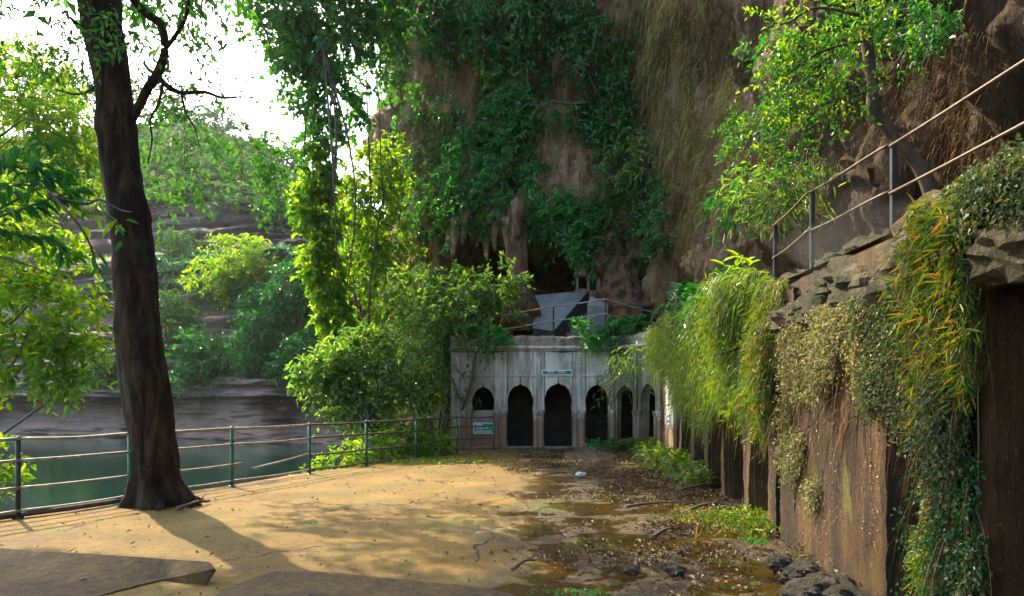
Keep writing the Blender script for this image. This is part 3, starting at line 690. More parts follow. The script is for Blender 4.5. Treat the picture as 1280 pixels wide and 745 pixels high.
def resample(P, n):
    P = np.asarray(P, float); d = np.r_[0, np.cumsum(np.linalg.norm(np.diff(P, axis=0), axis=1))]
    t_ = np.linspace(0, d[-1], n); return np.stack([np.interp(t_, d, P[:, i]) for i in (0, 1)], 1)
o_ = np.vstack([resample(WALL[:4], 30), resample(WALL[3:], 60)[1:]])
i_ = np.vstack([resample([(-2.6, 31), (4, 31.5), (9, 28), (9.5, 22)], 30), resample([(9.5, 22), (9.0, 3)], 60)[1:]])
zt_ = np.where(np.arange(len(o_)) < 30, 3.45, wtop(o_[:, 1]))
tt = np.linspace(0, 1, 14)
TP = o_[:, None] + (i_ - o_)[:, None] * tt[None, :, None]
ins = np.array([.03] + [0] * 13)
TZ = zt_[:, None] + .06 * fbm(xyz(TP[..., 0] * 1.2, TP[..., 1] * 1.2, 0 * TP[..., 0]), 3, 12) - .03
g = Geo(); V = np.concatenate([TP, TZ[..., None]], -1); g.add(V.reshape(-1, 3), grid_quads(len(o_), 14))
V2 = V - np.array([0, 0, .34]); g.add(V2.reshape(-1, 3), grid_quads(len(o_), 14)[:, ::-1])
g.add(np.stack([V[:, 0], V2[:, 0]], 1).reshape(-1, 3), grid_quads(len(o_), 2))
obj('roof_terrace', g, M['concrete'], arc)
# rough stones crusting the wall top
for k in range(72):
    Yk = 8.9 - 5.4 * ((k // 4) / 17) + random.uniform(-.14, .14); r = random.uniform(.13, .27); row = k % 4
    c = np.array([wx(Yk) + random.uniform(-.0, .1) + row * .06, Yk, wtop(Yk) - .44 + row * .15 + random.uniform(-.04, .05)])
    obj('stone', rock_geo(c, (r * .9, r * 1.5, r * random.uniform(.5, .8)), 100 + k, 18, .5, 1.7), M['ledge'], arc)

# ---- signs
def devanagari(g, x0, x1, z, h, org, e, n, chars, seed):
    """brush strokes: a head line, stems and bowls under it"""
    rr = random.Random(seed)
    box(g, org + e * (x0 + x1) / 2 + n * .004 + np.array([0, 0, z + h * .5]), (x1 - x0, .005, h * .13), e, -n)
    for i in range(chars):
        c = x0 + (x1 - x0) * (i + .5) / chars; w_ = (x1 - x0) / chars
        box(g, org + e * (c + w_ * .28) + n * .0045 + np.array([0, 0, z]), (w_ * .16, .005, h * .96), e, -n)
        th = np.linspace(rr.uniform(-.5, .3), rr.uniform(3.5, 5.2), 8)
        pts = [org + e * (c - w_ * .1 + w_ * .26 * math.cos(a)) + n * .006 + np.array([0, 0, z - h * .03 + h * .3 * math.sin(a)]) for a in th]
        tube(g, pts, w_ * .075, 4)
        if rr.random() < .45: box(g, org + e * (c + w_ * .1) + n * .005 + np.array([0, 0, z + h * .68]), (w_ * .4, .005, h * .1), e, -n)
def sign(label, org, e, n, w_, h, rows):
    o = thing('sign_board', label, 'sign', org, 'green signs with white lettering on the temple')
    g = Geo(); bevbox(g, org - n * .012, (w_, .02, h), .003, e, -n); obj('border', g, M['sign_white'], o)
    g = Geo(); bevbox(g, org + n * .002, (w_ * .93, .008, h - w_ * .07 if h > .2 else h * .62), .001, e, -n); obj('panel', g, M['sign_green'], o)
    g = Geo()
    for (x0, x1, z, hh, ch, sd_) in rows: devanagari(g, x0, x1, z, hh, org + n * .004, e, n, ch, sd_)
    obj('lettering', g, M['sign_white'], o)
sign('green and white board fixed in the half-walled arch behind the railing', np.array([-.9, 22.8, .66]), eA, nA, .64, .34, [(-.25, -.02, .03, .15, 3, 4), (.02, .13, .02, .1, 1, 5), (.14, .26, .04, .05, 2, 9), (-.24, .26, -.1, .03, 9, 6)])
sign('long narrow green name board above the central arch', np.array([1.43, 22.83, 2.42]), eA, nA, .98, .17, [(-.32, -.08, 0, .075, 4, 2), (.02, .26, 0, .07, 4, 3)])
sp = EO + eE * sE(18.3) + nE * .075 + np.array([0, 0, 1.02])
sign('small upright green notice on the white wall panel right of the arches', sp, eE, nE, .42, .34, [(-.12, .12, .04, .08, 2, 7), (-.14, .14, -.08, .05, 4, 8)])

# ---- stair, shrines and rock pillars on the terrace
st = thing('stone_stair', 'grey cement stair with a broad sloping parapet climbing from the terrace into the cave', 'stair', (2.3, 25.2, 3.4))
pa = [at(666, 410, 24.6), at(692, 414, 24.6), at(736, 363, 26.6), at(669, 369, 26.6)]
g = Geo(); lowv = [np.array([p[0], p[1], 3.3]) for p in pa]; g.add(pa + lowv, [(0, 1, 2, 3)]); obj('parapet_top', g, M['slab_grey'], st)
g = Geo(); g.add(pa + lowv, [(0, 4, 5, 1), (1, 5, 6, 2), (2, 6, 7, 3), (3, 7, 4, 0)]); obj('parapet_side', g, M['side_dark'], st)
for k in range(8):
    t_ = k / 7; a = at(694 + 40 * t_, 412, 24.7 + 1.8 * t_); wd = .95
    g = Geo(); bevbox(g, (a[0] + wd / 2 + .05, 24.75 + 1.8 * t_, 3.3 + .1 * (k + 1)), (wd, .29, .2 * (k + 1)), .012); obj('step', g, M['step'], st)
pb = [at(734, 420, 24.5), at(760, 420, 24.5), at(764, 376, 25.3), at(738, 374, 25.3)]
g = Geo(); lowv = [np.array([p[0], p[1], 3.3]) for p in pb]; tv_ = [pb[0] + np.array([0, 0, 1.05]), pb[1] + np.array([0, 0, 1.0]), pb[2] + np.array([0, 0, .1]), pb[3] + np.array([0, 0, .1])]
g.add(tv_ + lowv, [(0, 1, 2, 3), (0, 4, 5, 1), (1, 5, 6, 2), (2, 6, 7, 3), (3, 7, 4, 0)]); obj('side_block', g, M['slab_grey'], st)
def shrine(label, px, py, Yd, w_, h, ncol):
    b = at(px, py, Yd); o = thing('small_shrine', label, 'shrine', b, 'little pillared shrines at the head of the stair')
    g = Geo(); bevbox(g, b + np.array([0, 0, -.35]), (w_ * 1.15, w_ * 1.15, .8), .02); obj('plinth', g, M['plaster_old'], o)
    for sx_ in (-1, 1):
        for sy_ in (-1, 1):
            g = Geo(); bevbox(g, b + np.array([sx_ * w_ * .42, sy_ * w_ * .42, h * .5]), (.07, .07, h), .01); obj('pillar', g, M['plaster_old'], o)
    g = Geo(); bevbox(g, b + np.array([0, 0, h + .04]), (w_ * 1.2, w_ * 1.2, .08), .01); obj('roof_slab', g, M['plaster_old'], o)
    g = Geo(); lathe(g, b + np.array([0, 0, h + .08]), [(w_ * .5, 0), (w_ * .42, .12), (w_ * .25, .24), (w_ * .08, .3), (.02, .4)], 8); obj('dome', g, M['plaster_old'], o)
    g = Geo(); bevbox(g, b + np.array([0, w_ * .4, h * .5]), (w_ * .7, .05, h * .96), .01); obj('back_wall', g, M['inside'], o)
shrine('leftmost of three small stone shrines, with a domed roof', 729, 364, 27.6, .55, .52, 4)
shrine('middle small stone shrine, flat roofed and narrow', 741, 366, 27.0, .4, .5, 4)
shrine('small whitish shrine niche tucked against the orange rock pillar', 755, 366, 26.6, .42, .55, 4)
def pillar_rock(label, pts, rad, mat, seed):
    g = Geo(); P = catmull(pts, 60); r = np.interp(np.linspace(0, 1, 60), np.linspace(0, 1, len(rad)), rad)
    th = np.linspace(0, 2 * np.pi, 48, endpoint=False)
    V = P[:, None] + r[:, None, None] * np.stack([np.cos(th), np.sin(th), 0 * th], -1)[None]
    q = V.copy(); q[..., 2] *= .4
    d = 1 + .35 * fbm(q * 1.8, 4, seed) + .22 * (1 - 2 * np.abs(noise(q * 4.5, seed + 3)))
    V = P[:, None] + (V - P[:, None]) * d[..., None]
    g.add(V.reshape(-1, 3), [(k_ * 48 + i, k_ * 48 + (i + 1) % 48, k_ * 48 + 48 + (i + 1) % 48, k_ * 48 + 48 + i) for k_ in range(59) for i in range(48)])
    o = obj('rock_pillar', g, M[mat], None, True); return tag(o, label, 'rock')
pillar_rock('orange brown flowstone pillar flaring at its foot beside the shrines', [at(782, 402, 25.2), at(781, 380, 25.3), at(776, 350, 25.5), at(771, 322, 26.2), cliff_at(766, 285, 8) + np.array([0, .5, 0]), cliff_at(764, 255, 8) + np.array([0, .9, .3])], [1.15, 1.0, .62, .45, .6, .5], 'flow', 5)
pillar_rock('brown knobbly rock left of the grey stair parapet', [at(655, 415, 25.6), at(655, 390, 25.6), at(650, 365, 26), at(648, 332, 26.8), cliff_at(645, 280, 8) + np.array([0, .6, 0]), cliff_at(644, 262, 8) + np.array([0, .9, .3])], [.75, .62, .4, .3, .45, .4], 'flow', 15)

# ================================================================== RAILINGS
fr = thing('river_railing', 'long pipe railing with green posts along the river edge of the courtyard', 'railing', (-5.0, 12.9, 0))
pp = [(-8.4, 4.6), (-7.35, 7.3), (-6.47, 9.43), (-5.83, 10.98), (-5.02, 12.9), (-4.22, 15.0), (-3.4, 16.8), (-2.48, 18.6), (-1.62, 21.2), (-.56, 22.0)]
HT = [1.04, .76, .4, .1]
for i, (x, y) in enumerate(pp):
    g = Geo(); r = .032
    tube(g, [(x, y, -.12), (x, y, 1.06)], r, 10); lathe(g, (x, y, 1.045), [(r + .004, 0), (r + .004, .02), (r * .6, .035)], 10); lathe(g, (x, y, -.02), [(.07, 0), (.07, .03), (.04, .045)], 10)
    obj('post', g, M['post_black'] if i == 2 else M['post_green'], fr, True)
for i in range(len(pp) - 1):
    a, b = np.array(pp[i]), np.array(pp[i + 1])
    for j, h in enumerate(HT):
        e = b.copy(); dz0 = dz1 = 0
        if i == 4 and j == 2: continue
        if i == 3 and j == 2: e = b + (np.array(pp[5]) - b) * .08
        n_ = 12; tt = np.linspace(0, 1, n_)[:, None]
        p = np.concatenate([a + (e - a) * tt, np.full((n_, 1), h)], 1); p[:, 2] += -.007 * np.sin(tt[:, 0] * np.pi) * (1 + (j + i) % 3) + .002 * np.sin(tt[:, 0] * 7 + i + j)
        p[:, :2] += np.array([.03, .02])
        g = Geo(); tube(g, p, .021 if j else .024, 8); obj('rail', g, M['rail_grey'] if i < 5 else M['rail_shaded'], fr, True)  # far spans take the shade-darkened paint
a, b = np.array([-4.85, 13.45]), np.array(pp[5])
g = Geo(); tube(g, [(*(a), .27), (*((a + b) / 2), .34), (*b, .43)], .02, 8); obj('loose_rail', g, M['rail_grey'], fr, True, label='broken rail sagging from the post')
# railing of the upper terrace beside the cliff
ur = thing('terrace_railing', 'steeply receding two-rail metal railing on the ledge above the wet brown wall', 'railing', (3.5, 8, 2.9))
up = [(3.72, 3.4), (3.56, 6.72), (3.44, 8.25), (3.62, 9.9)]
for i, (x, y) in enumerate(up):
    g = Geo(); bevbox(g, (x, y, 3.36), (.05, .05, 1.2), .006); obj('post', g, M['post_black'], ur)
for i in range(3):
    for h in (3.93, 3.49):
        a, b = up[i], up[i + 1]; n_ = 9; tt = np.linspace(0, 1, n_)
        p = np.stack([a[0] + (b[0] - a[0]) * tt - .035, a[1] + (b[1] - a[1]) * tt, h + .012 * np.sin(tt * 5 + i)], 1)
        g = Geo(); tube(g, p, .0135, 8); obj('rail', g, M['rail_rust'], ur, True)
br = thing('back_railing', 'thin grey two-rail railing on top of the temple front before the stair', 'railing', (1.5, 23.8, 3.45))
bp_ = [at(580, 402, 24.6), at(692, 383, 24.0), at(757, 374, 23.7), at(822, 392, 24.2)]
for i, p in enumerate(bp_):
    if i == 3: continue
    g = Geo(); tube(g, [(p[0], p[1], 3.3), tuple(p)], .028, 8); obj('post', g, M['post_black'], br)
for i in range(3):
    for dz in (0, -.48):
        g = Geo(); a, b = bp_[i], bp_[i + 1]; tube(g, [a + np.array([0, -.03, dz]), (a + b) / 2 + np.array([0, -.03, dz - .02]), b + np.array([0, -.03, dz])], .026, 8); obj('rail', g, M['rail_grey'], br)

# ================================================================== SLABS AND THINGS ON THE GROUND
def zq(px, py, z): return ground_at(px, py, z)
sl = thing('concrete_slab', 'broken thick concrete slab tilted up at its right end, bottom corner by the river side', 'slab', (-3.5, 6.4, 0))
Lb = ground_at(-60, 681, .1); Bk = ground_at(262, 702, .15); Br = ground_at(270, 708, .15); Fr = ground_at(269, 711, .14); Cf = ground_at(204, 724, .012); Ef = ground_at(-60, 790, .012)
nA_ = 60; m_ = 30
tu = np.linspace(0, 1, nA_)[:, None, None]; tw = np.linspace(0, 1, m_)[None, :, None]
backl = Lb + (Bk - Lb) * tu; frontl = np.where(tu < .75, Ef + (Cf - Ef) * (tu / .75), Cf + (Fr - Cf) * ((tu - .75) / .25))
S3 = backl + (frontl - backl) * tw
S3[..., 2] += .008 * fbm(S3 * 3, 4, 4)
S3[..., 2] += .05 * sm(.25, 0, tu[..., 0] * 0 + np.linspace(0, 1, nA_)[:, None]) * 0
g = Geo(); g.add(S3.reshape(-1, 3), grid_quads(nA_, m_)[:, ::-1])
rim = np.concatenate([S3[:, 0], S3[-1, 1:], S3[::-1, -1][1:]], 0); rb = rim + (S3.mean((0, 1)) - rim) * np.array([.16, .16, 0]); rb[:, 2] = -.15; rr_ = rim + (rim - S3.mean((0, 1))) * np.array([.006, .006, 0]) - np.array([0, 0, .02])
g.add(np.stack([rim, rr_, rb], 1).reshape(-1, 3), grid_quads(len(rim), 3))
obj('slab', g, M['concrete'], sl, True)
P_ = [ground_at(262, 752, .03), ground_at(276, 737, .03), ground_at(320, 722, .03), ground_at(347, 713, .03), ground_at(420, 716, .03), ground_at(500, 724, .03), ground_at(575, 731, .03), ground_at(640, 741, .03), ground_at(655, 770, .03)]
P_ = np.array(P_); tp = np.zeros((len(P_) * 6, 3))
ed = np.stack([np.interp(np.linspace(0, len(P_) - 1, 60), np.arange(len(P_)), P_[:, i]) for i in range(3)], 1)
ed[:, :2] += .035 * np.stack([fbm(ed * 5, 4, 3), fbm(ed * 5, 4, 9)], 1)
cn = np.array([-.6, 3.4, .03]); tt = np.linspace(1, 0, 16)[None, :, None]
S4 = cn + (ed[:, None] - cn) * tt; S4[..., 2] += .006 * fbm(S4 * 3, 4, 6)
g = Geo(); g.add(S4.reshape(-1, 3), grid_quads(60, 16)); eb = ed.copy(); eb[:, 2] = -.1
g.add(np.stack([eb, S4[:, 0]], 1).reshape(-1, 3), grid_quads(60, 2))
o = obj('paving_slab', g, M['concrete'], None, True); tag(o, 'low concrete paving slab in shade-darkened colour with a chipped far edge at the bottom middle', 'slab')
def mesh_thing(name, geo, mat, label, cat, group=None, smooth=True):
    o = obj(name, geo, M[mat], None, smooth); return tag(o, label, cat, group)
p = [(-7.9, 7.2, .03), (-6.62, 9.2, .04), (-6.0, 10.3, .05), (-5.85, 10.9, .04), (-5.7, 11.2, .03)]
g = Geo(); tube(g, catmull(p, 24), .035, 8, True, .2, 3); mesh_thing('hose', g, 'vine', 'dark hose lying along the foot of the river railing', 'hose')
def stick(px0, py0, px1, py1, r, label, bend=.05, seed=0):
    a, b = ground_at(px0, py0, .04), ground_at(px1, py1, .04); m = (a + b) / 2 + np.array([0, bend, .03])
    g = Geo(); P = catmull([a, m, b], 14); tube(g, P, np.linspace(r, r * .4, 14), 7, True, .4, seed)
    for k_ in (4, 8):
        d = unit(b - a) + np.array([0, .8 if k_ == 4 else -.7, .25]); tube(g, [P[k_], P[k_] + unit(d) * .18], [r * .4, r * .15], 5)
    mesh_thing('fallen_stick', g, 'twig', label, 'stick', 'fallen sticks in the courtyard')
stick(783, 633, 868, 629, .026, 'thickest fallen stick, dark and straight, on the wet ground before the arcade', .05, 1)
stick(845, 614, 905, 606, .03, 'thin fallen stick by the splashing drip at the foot of the pillars', .08, 2)
stick(862, 637, 905, 630, .03, 'short fallen stick right beside the thick one', .03, 3)
stick(222, 636, 262, 626, .03, 'thick root-like stick at the foot of the big tree', .04, 4)
stick(640, 712, 670, 700, .02, 'thin pale stick in the muddy litter at the bottom middle', .02, 5)
stick(815, 672, 850, 660, .025, 'dark forked stick in the heap of leaves near the weeds', .05, 6)
g = rock_geo(ground_at(726, 593, .05), (.1, .06, .05), 5, 18, .6, 2.5); mesh_thing('plastic_scrap', g, 'white_scrap', 'crumpled white plastic scrap lying on the leaf litter before the temple', 'litter', None, False)
for k_, (px, py, r, lab) in enumerate([(975, 705, .13, 'dark flat stone in the puddle, set apart from the heap'), (988, 722, .1, 'small stone on the near side of the dark flat stone'), (1005, 716, .16, 'large angular wet stone against the brown wall foot'), (1022, 727, .13, 'rounded wet stone in the heap by the wall'), (1010, 738, .15, 'broad pale wet stone at the bottom of the heap'), (1038, 738, .17, 'shiny stone nearest the wall corner'), (1050, 728, .12, 'small stone squeezed against the wall foot'), (995, 742, .12, 'stone cut by the bottom edge of the picture'), (1060, 746, .16, 'lowest stone right under the wet brown wall'), (845, 713, .09, 'dark fist-sized stone in the muddy litter'), (790, 712, .07, 'small dark stone left of the fist-sized one'), (855, 690, .07, 'small round stone in the leaf heap')]):
    c = ground_at(px, py, r * .3); mesh_thing('loose_stone', rock_geo(c, (r, r * .85, r * .55), 300 + k_, 16, .55, 1.8), 'stone', lab, 'stone', 'loose stones on the wet ground', False)

# leaf litter and grit over the wet side
def on_ground(n, f):
    X = rng.uniform(-6, 4.2, n * 6); Yv = 4.2 + 19 * rng.uniform(0, 1, n * 6) ** 1.1
    ok = (X > fx(Yv)) & (X < np.where(Yv < 20.5, wx(Yv) - .05, 3.6)) & (rng.uniform(0, 1, n * 6) < f(X, Yv))
    return X[ok][:n], Yv[ok][:n]
def wetf(X, Yv): return sm(-.6, 1.0, X - Yv * .045 + .9 * fbm(xyz(X * .8, Yv * .8, 0 * X), 3, 31)) * sm(-.25, .3, fbm(xyz(X * 1.1, Yv * .7, 0 * X), 3, 77)) + .015 + .5 * sm(15, 21, Yv) * sm(-3, -1, X)
X, Yv = on_ground(7000, wetf); n_ = len(X)
ax = rdir(n_) * np.array([1, 1, .25]); upv = rng.normal(0, .3, (n_, 3)) + np.array([0, 0, 1])
g = Geo(); leaves(g, xyz(X, Yv, .03 + rng.uniform(0, .03, n_)), ax, upv, rng.uniform(.03, .09, n_), rng.uniform(.015, .045, n_), False, .25)
for (px, py, rx_, ry_, cnt) in ((800, 594, .75, .35, 420), (735, 592, .3, .25, 120), (845, 665, .45, .25, 220), (645, 590, .25, .3, 80), (800, 612, .9, .5, 250), (830, 700, 1.0, .5, 260), (700, 700, .7, .3, 70), (690, 572, 1.2, .6, 300)):
    c = ground_at(px, py); q = c + rng.normal(0, 1, (cnt, 3)) * np.array([rx_, ry_, 0]) * .5; q[:, 2] = .03 + rng.uniform(0, .07, cnt)
    leaves(g, q, rdir(cnt) * np.array([1, 1, .5]), rng.normal(0, .5, (cnt, 3)) + np.array([0, 0, 1]), rng.uniform(.04, .09, cnt), rng.uniform(.02, .04, cnt), False, .3)
o = obj('leaf_litter', g, M['litter'], kind='stuff'); o['label'] = 'brown and pale fallen leaves strewn over the wet muddy ground'; o['category'] = 'leaf litter'

n_ = 3600; X, Yv = on_ground(n_, lambda a, b: .25 + .75 * wetf(a, b)); n_ = len(X)
g = Geo(); r = (.004 + .016 * rng.uniform(0, 1, n_) ** 3)[:, None]; q = xyz(X, Yv, .012 + 0 * X); e = rdir(n_) * .5
oct_ = np.array([(1, 0, 0), (0, 1, 0), (-1, 0, 0), (0, -1, 0), (0, 0, .7), (0, 0, -.7)])
V = q[:, None] + r[..., None] * (oct_[None] * rng.uniform(.6, 1.3, (n_, 6, 1)) + .3 * e[:, None])
b = np.arange(n_)[:, None] * 6; g.add(V.reshape(-1, 3), tris=np.concatenate([b + np.array(f) for f in ((0, 1, 4), (1, 2, 4), (2, 3, 4), (3, 0, 4))]))
o = obj('gravel', g, M['stone'], kind='stuff'); o['label'] = 'fine gravel and crumbs of stone scattered over the courtyard'; o['category'] = 'gravel'

# ================================================================== TREES
def trunk_from_px(g, rows, Yd, n=28, m=60, rough=.14, seed=3, flare=True):
    rows = np.asarray(rows, float)
    P = np.array([at(a, b, Yd) for a, b, w_ in rows]); r = rows[:, 2] / 2 / FPX * Yd * .87
    P = catmull(P, m); r = np.interp(np.linspace(0, len(r) - 1, m), np.arange(len(r)), r)
    th = np.linspace(0, 2 * np.pi, n, endpoint=False)
    V = P[:, None] + r[:, None, None] * np.stack([np.cos(th), np.sin(th), 0 * th], -1)[None]
    q = V.copy(); q[..., 2] *= .3
    d = 1 + rough * fbm(q * 2.6, 4, seed) + .03 * noise(q * 9, seed + 4) + .05 * (1 - 2 * np.abs(noise(V * np.array([7, 7, 1.3]), seed + 6))) + .03 * noise(V * np.array([16, 16, 5]), seed + 8) + .3 * np.clip(noise(V * np.array([2.2, 2.2, 1.6]), seed + 9) - .45, 0, 1)
    if flare: d = d + (.3 * np.cos(th * 5 + 1.2) + .16 * np.cos(th * 3 + .4) + .12)[None] * sm(.75, .0, V[..., 2]) ** 1.5
    V = P[:, None] + (V - P[:, None]) * d[..., None]
    g.add(V.reshape(-1, 3), [(k_ * n + i, k_ * n + (i + 1) % n, k_ * n + n + (i + 1) % n, k_ * n + n + i) for k_ in range(m - 1) for i in range(n)])
    return P, r
TY = 10.7
bt = thing('big_tree', 'big leaning dark-barked tree standing alone at the river edge of the courtyard', 'tree', ground_at(205, 630))
g = Geo(); trunk_from_px(g, [(206, 640, 84), (205, 630, 76), (198, 600, 62), (193, 560, 58), (181, 480, 63), (173.5, 424, 59), (164, 300, 52), (150, 200, 51), (140, 100, 49), (122, 0, 54), (108, -90, 46), (85, -200, 36), (70, -330, 20)], TY, 88, 260)
for a_, ln_, r_ in ((-2.7, .75, .1), (-1.3, .9, .11), (-.5, 1.0, .1), (.4, .7, .09), (2.9, .6, .1)):
    c_ = ground_at(205, 630); dv_ = np.array([math.cos(a_), math.sin(a_), 0]); sdv = np.array([-dv_[1], dv_[0], 0])
    tube(g, catmull([c_ + dv_ * .02 + [0, 0, .5], c_ + dv_ * .26 + [0, 0, .12], c_ + dv_ * .42 + dv_ * ln_ * .12 + sdv * .05 + [0, 0, .0], c_ + dv_ * .42 + dv_ * ln_ * .35 + sdv * .02 + [0, 0, -.06]], 16), np.linspace(r_ * 1.2, r_ * .3, 16), 12, True, .3, int(a_ * 10))
obj('trunk', g, M['bark'], bt, True)
def limb(pts, r0, r1, parent, mat='bark', Yd=TY, name='branch', seg=7, n=None):
    P = np.array([at(a, b, Yd + (c if len(q) > 2 else 0)) for q in pts for a, b, c in [(q + (0,))[:3]]])
    P = catmull(P, n or 5 * len(pts)); g = Geo(); tube(g, P, np.linspace(r0, r1, len(P)), seg, True, .25, int(pts[0][0])); obj(name, g, M[mat], parent, True); return P
b1 = limb([(163, 150, 0), (173, 133, -.1), (187, 108, -.15), (197, 92, -.2), (206, 62, -.3), (200, 30, -.3), (178, 12, -.5), (150, -30, -.8), (140, -120, -1.2)], .075, .05, bt)
b2 = limb([(197, 95, -.2), (210, 108, -.2), (228, 116, -.2), (255, 115, -.1), (278, 122, 0), (302, 121, .1)], .045, .012, bt)
b3 = limb([(204, 102, -.2), (198, 130, -.3), (188, 150, -.4), (190, 175, -.5), (185, 205, -.5)], .022, .008, bt)
b4 = limb([(226, 116, -.2), (232, 140, -.1), (243, 160, 0), (250, 185, 0)], .018, .006, bt)
b5 = limb([(206, 62, -.3), (222, 40, -.5), (235, 10, -.8), (240, -60, -1)], .035, .02, bt)
b6 = limb([(132, 100, 0), (115, 112, .3), (95, 118, .6), (70, 112, .9)], .03, .01, bt)
b7 = limb([(112, 40, 0), (98, 32, -.2), (88, 22, -.4)], .05, .02, bt)
g = Geo(); tw = Geo()
def spray(centres, Yd, n, rad, L, ln=.45, dirn=None, mats=None, k=8, down=.3, G=None, T=None, dy=.6):
    c = np.array([at(a, b, Yd) for a, b in centres]); i = rng.integers(0, len(c), n)
    p = c[i] + rng.normal(0, 1, (n, 3)) * np.array([rad, dy, rad]) ; d = rdir(n) * np.array([1, 1, .6]) + (np.array([0, 0, -.3]) if dirn is None else np.array(dirn))
    sprigs(G if G is not None else g, p, d, rng.uniform(.6, 1.3, n) * ln, k, L, L * .42, .35, True, T if T is not None else tw, .3, down)
spray([(185, 30), (200, 70), (215, 30), (235, 20), (160, 10), (175, 55), (190, 5)], TY - .3, 70, .3, .1)
spray([(20, 30), (60, 25), (95, 40), (40, 60), (80, 75), (10, 55), (110, 80)], TY + .6, 90, .35, .11)
spray([(265, 118), (285, 110), (300, 95), (245, 95)], TY, 12, .2, .09)
spray([(125, 10), (130, 35), (140, -10)], TY - .6, 16, .25, .1)
# crown over the picture; unseen lobes above and behind the camera added for shade
crown = [(-8.6, 11.5, 11.0, 3.2, 3.4, 2.2), (-6.0, 8.5, 11.5, 2.8, 2.6, 2.0), (-10.5, 13.2, 11.5, 2.6, 2.2, 2.0), (-8.0, 7.0, 12.0, 3.0, 3.0, 2.4), (-12, 10, 11.0, 3.0, 3.2, 2.4), (-8.2, 16.3, 11.8, 1.7, 1.6, 1.2), (-13, 13.9, 11, 2.2, 1.7, 1.4), (-9.4, 14.0, 11.2, 2.4, 1.5, 1.4), (-11.5, 13.7, 10.9, 1.8, 1.6, 1.2), (-14.6, 14.4, 11, 2, 1.8, 1.4), (-4.5, 12.2, 11.6, .9, .9, .9), (-6, 4, 11.5, 3, 3, 1.8), (-2.4, 3.2, 12, 2.6, 2.6, 1.6), (1.0, 1.2, 12.2, 2.8, 2.6, 1.6), (-4, -1.5, 12, 3.2, 3, 1.8), (-10.6, 14.4, 11.4, 2.6, 1.0, 1.2), (-9.4, 17.8, 11.4, 1.7, .6, .5)]  # the small round lobe is also added, to shade the right edge
p, d = lobe_points(crown, 4600, .1, 3, -.1)
sprigs(g, p, d + np.array([0, 0, -.2]), rng.uniform(.4, .9, len(p)), 8, .25, .12, .3, False, tw)
obj('crown', g, M['leaf'], bt, kind='stuff'); obj('twigs', tw, M['twig'], bt, kind='stuff')
for k_, (a, b) in enumerate((((80, -210), (-8.6, 11.5, 11)), ((75, -230), (-6.0, 8.5, 11.5)), ((90, -150), (-10.5, 14.2, 11)), ((72, -300), (-8, 7, 12)), ((95, -140), (-12, 10, 11)), ((78, -250), (-2.4, 3.2, 12)), ((74, -280), (-4, -1.5, 12)))):
    a = at(*a, TY); b = np.array(b); gg = Geo(); m_ = (a + b) / 2 + np.array([0, 0, .5]); tube(gg, catmull([a, m_, b], 14), np.linspace(.16, .05, 14), 8, True, .2, k_); obj('branch', gg, M['bark'], bt, True)  # last two boughs carry the added shade lobes

_ = 0
def plant(name, label, cat, base, lobes, n, L, ln, mat, group=None, k=8, stems=6, sr=.04, inner=.3, gap=0.0, six=False, droop=.3, up=.15, ratio=.45, seed=0, trunk=None, fr=1.3, down=.2, twigs=True):
    o = thing(name, label, cat, base, group); base = np.asarray(base, float)
    p, d = lobe_points(lobes, n, inner, seed, gap, fr); G, T = Geo(), Geo()
    sprigs(G, p, d + np.array([0, 0, up]) + rng.normal(0, .35, (len(p), 3)), rng.uniform(.6, 1.3, len(p)) * ln, k, L, L * ratio, droop, six, T if twigs else None, .35, down)
    obj('foliage', G, M[mat], o, kind='stuff')
    g = Geo()
    for i in range(stems):
        l_ = lobes[i % len(lobes)]; e = np.array(l_[:3]) + rng.normal(0, .35, 3) * np.array(l_[3:6])
        m_ = base + (e - base) * .5 + rng.normal(0, .08, 3) * np.linalg.norm(e - base); m_[2] += .05 * np.linalg.norm(e - base)
        tube(g, catmull([base + rng.normal(0, .3, 3) * sr * 2, m_, e], 12), np.linspace(sr, sr * .25, 12), 6, True, .2, i)
    if stems: obj('stem' if trunk is None else trunk, g, M['twig'], o, True)
    if twigs: obj('twigs', T, M['twig'], o, kind='stuff')
    return o
def L_(px, py, Y, rx, rz, ry=None):
    c = at(px, py, Y); a, b = rx / FPX * Y, rz / FPX * Y; return (*c, a, ry if ry else (a + b) / 2, b)

# foliage at the left edge, beyond the railing
plant('riverside_tree', 'leafy tree at the left edge leaning in over the river railing, sunlit lower sprays', 'tree', (-15.0, 15.6, -1.5),
      [L_(20, 330, 16.5, 60, 70, .9), L_(60, 400, 15.0, 50, 45, .8), L_(40, 450, 14.8, 60, 30, .7), L_(90, 430, 14.7, 30, 25, .5), L_(85, 480, 14.7, 26, 14, .4), L_(0, 240, 22, 60, 60, 1.2), L_(-60, 350, 15.0, 70, 120, 1.2), L_(75, 330, 14.9, 30, 35, .5), L_(60, 160, 22, 60, 40, 1.2), L_(30, 110, 23, 70, 50, 1.8), L_(90, 200, 23, 36, 40, 1.3), L_(100, 345, 14.8, 22, 16, .3)],
      1750, .19, .46, 'leaf_bright', None, 8, 9, .05, .05, -.1, True, seed=5, trunk='trunk')
plant('riverside_shrub', 'small bright shrub showing between the rails behind the leftmost posts', 'shrub', (-8.3, 10.2, -2.0), [L_(4, 585, 10.6, 16, 26, .3)], 40, .11, .25, 'leaf_bright', None, 7, 3, .02, six=True, seed=6)
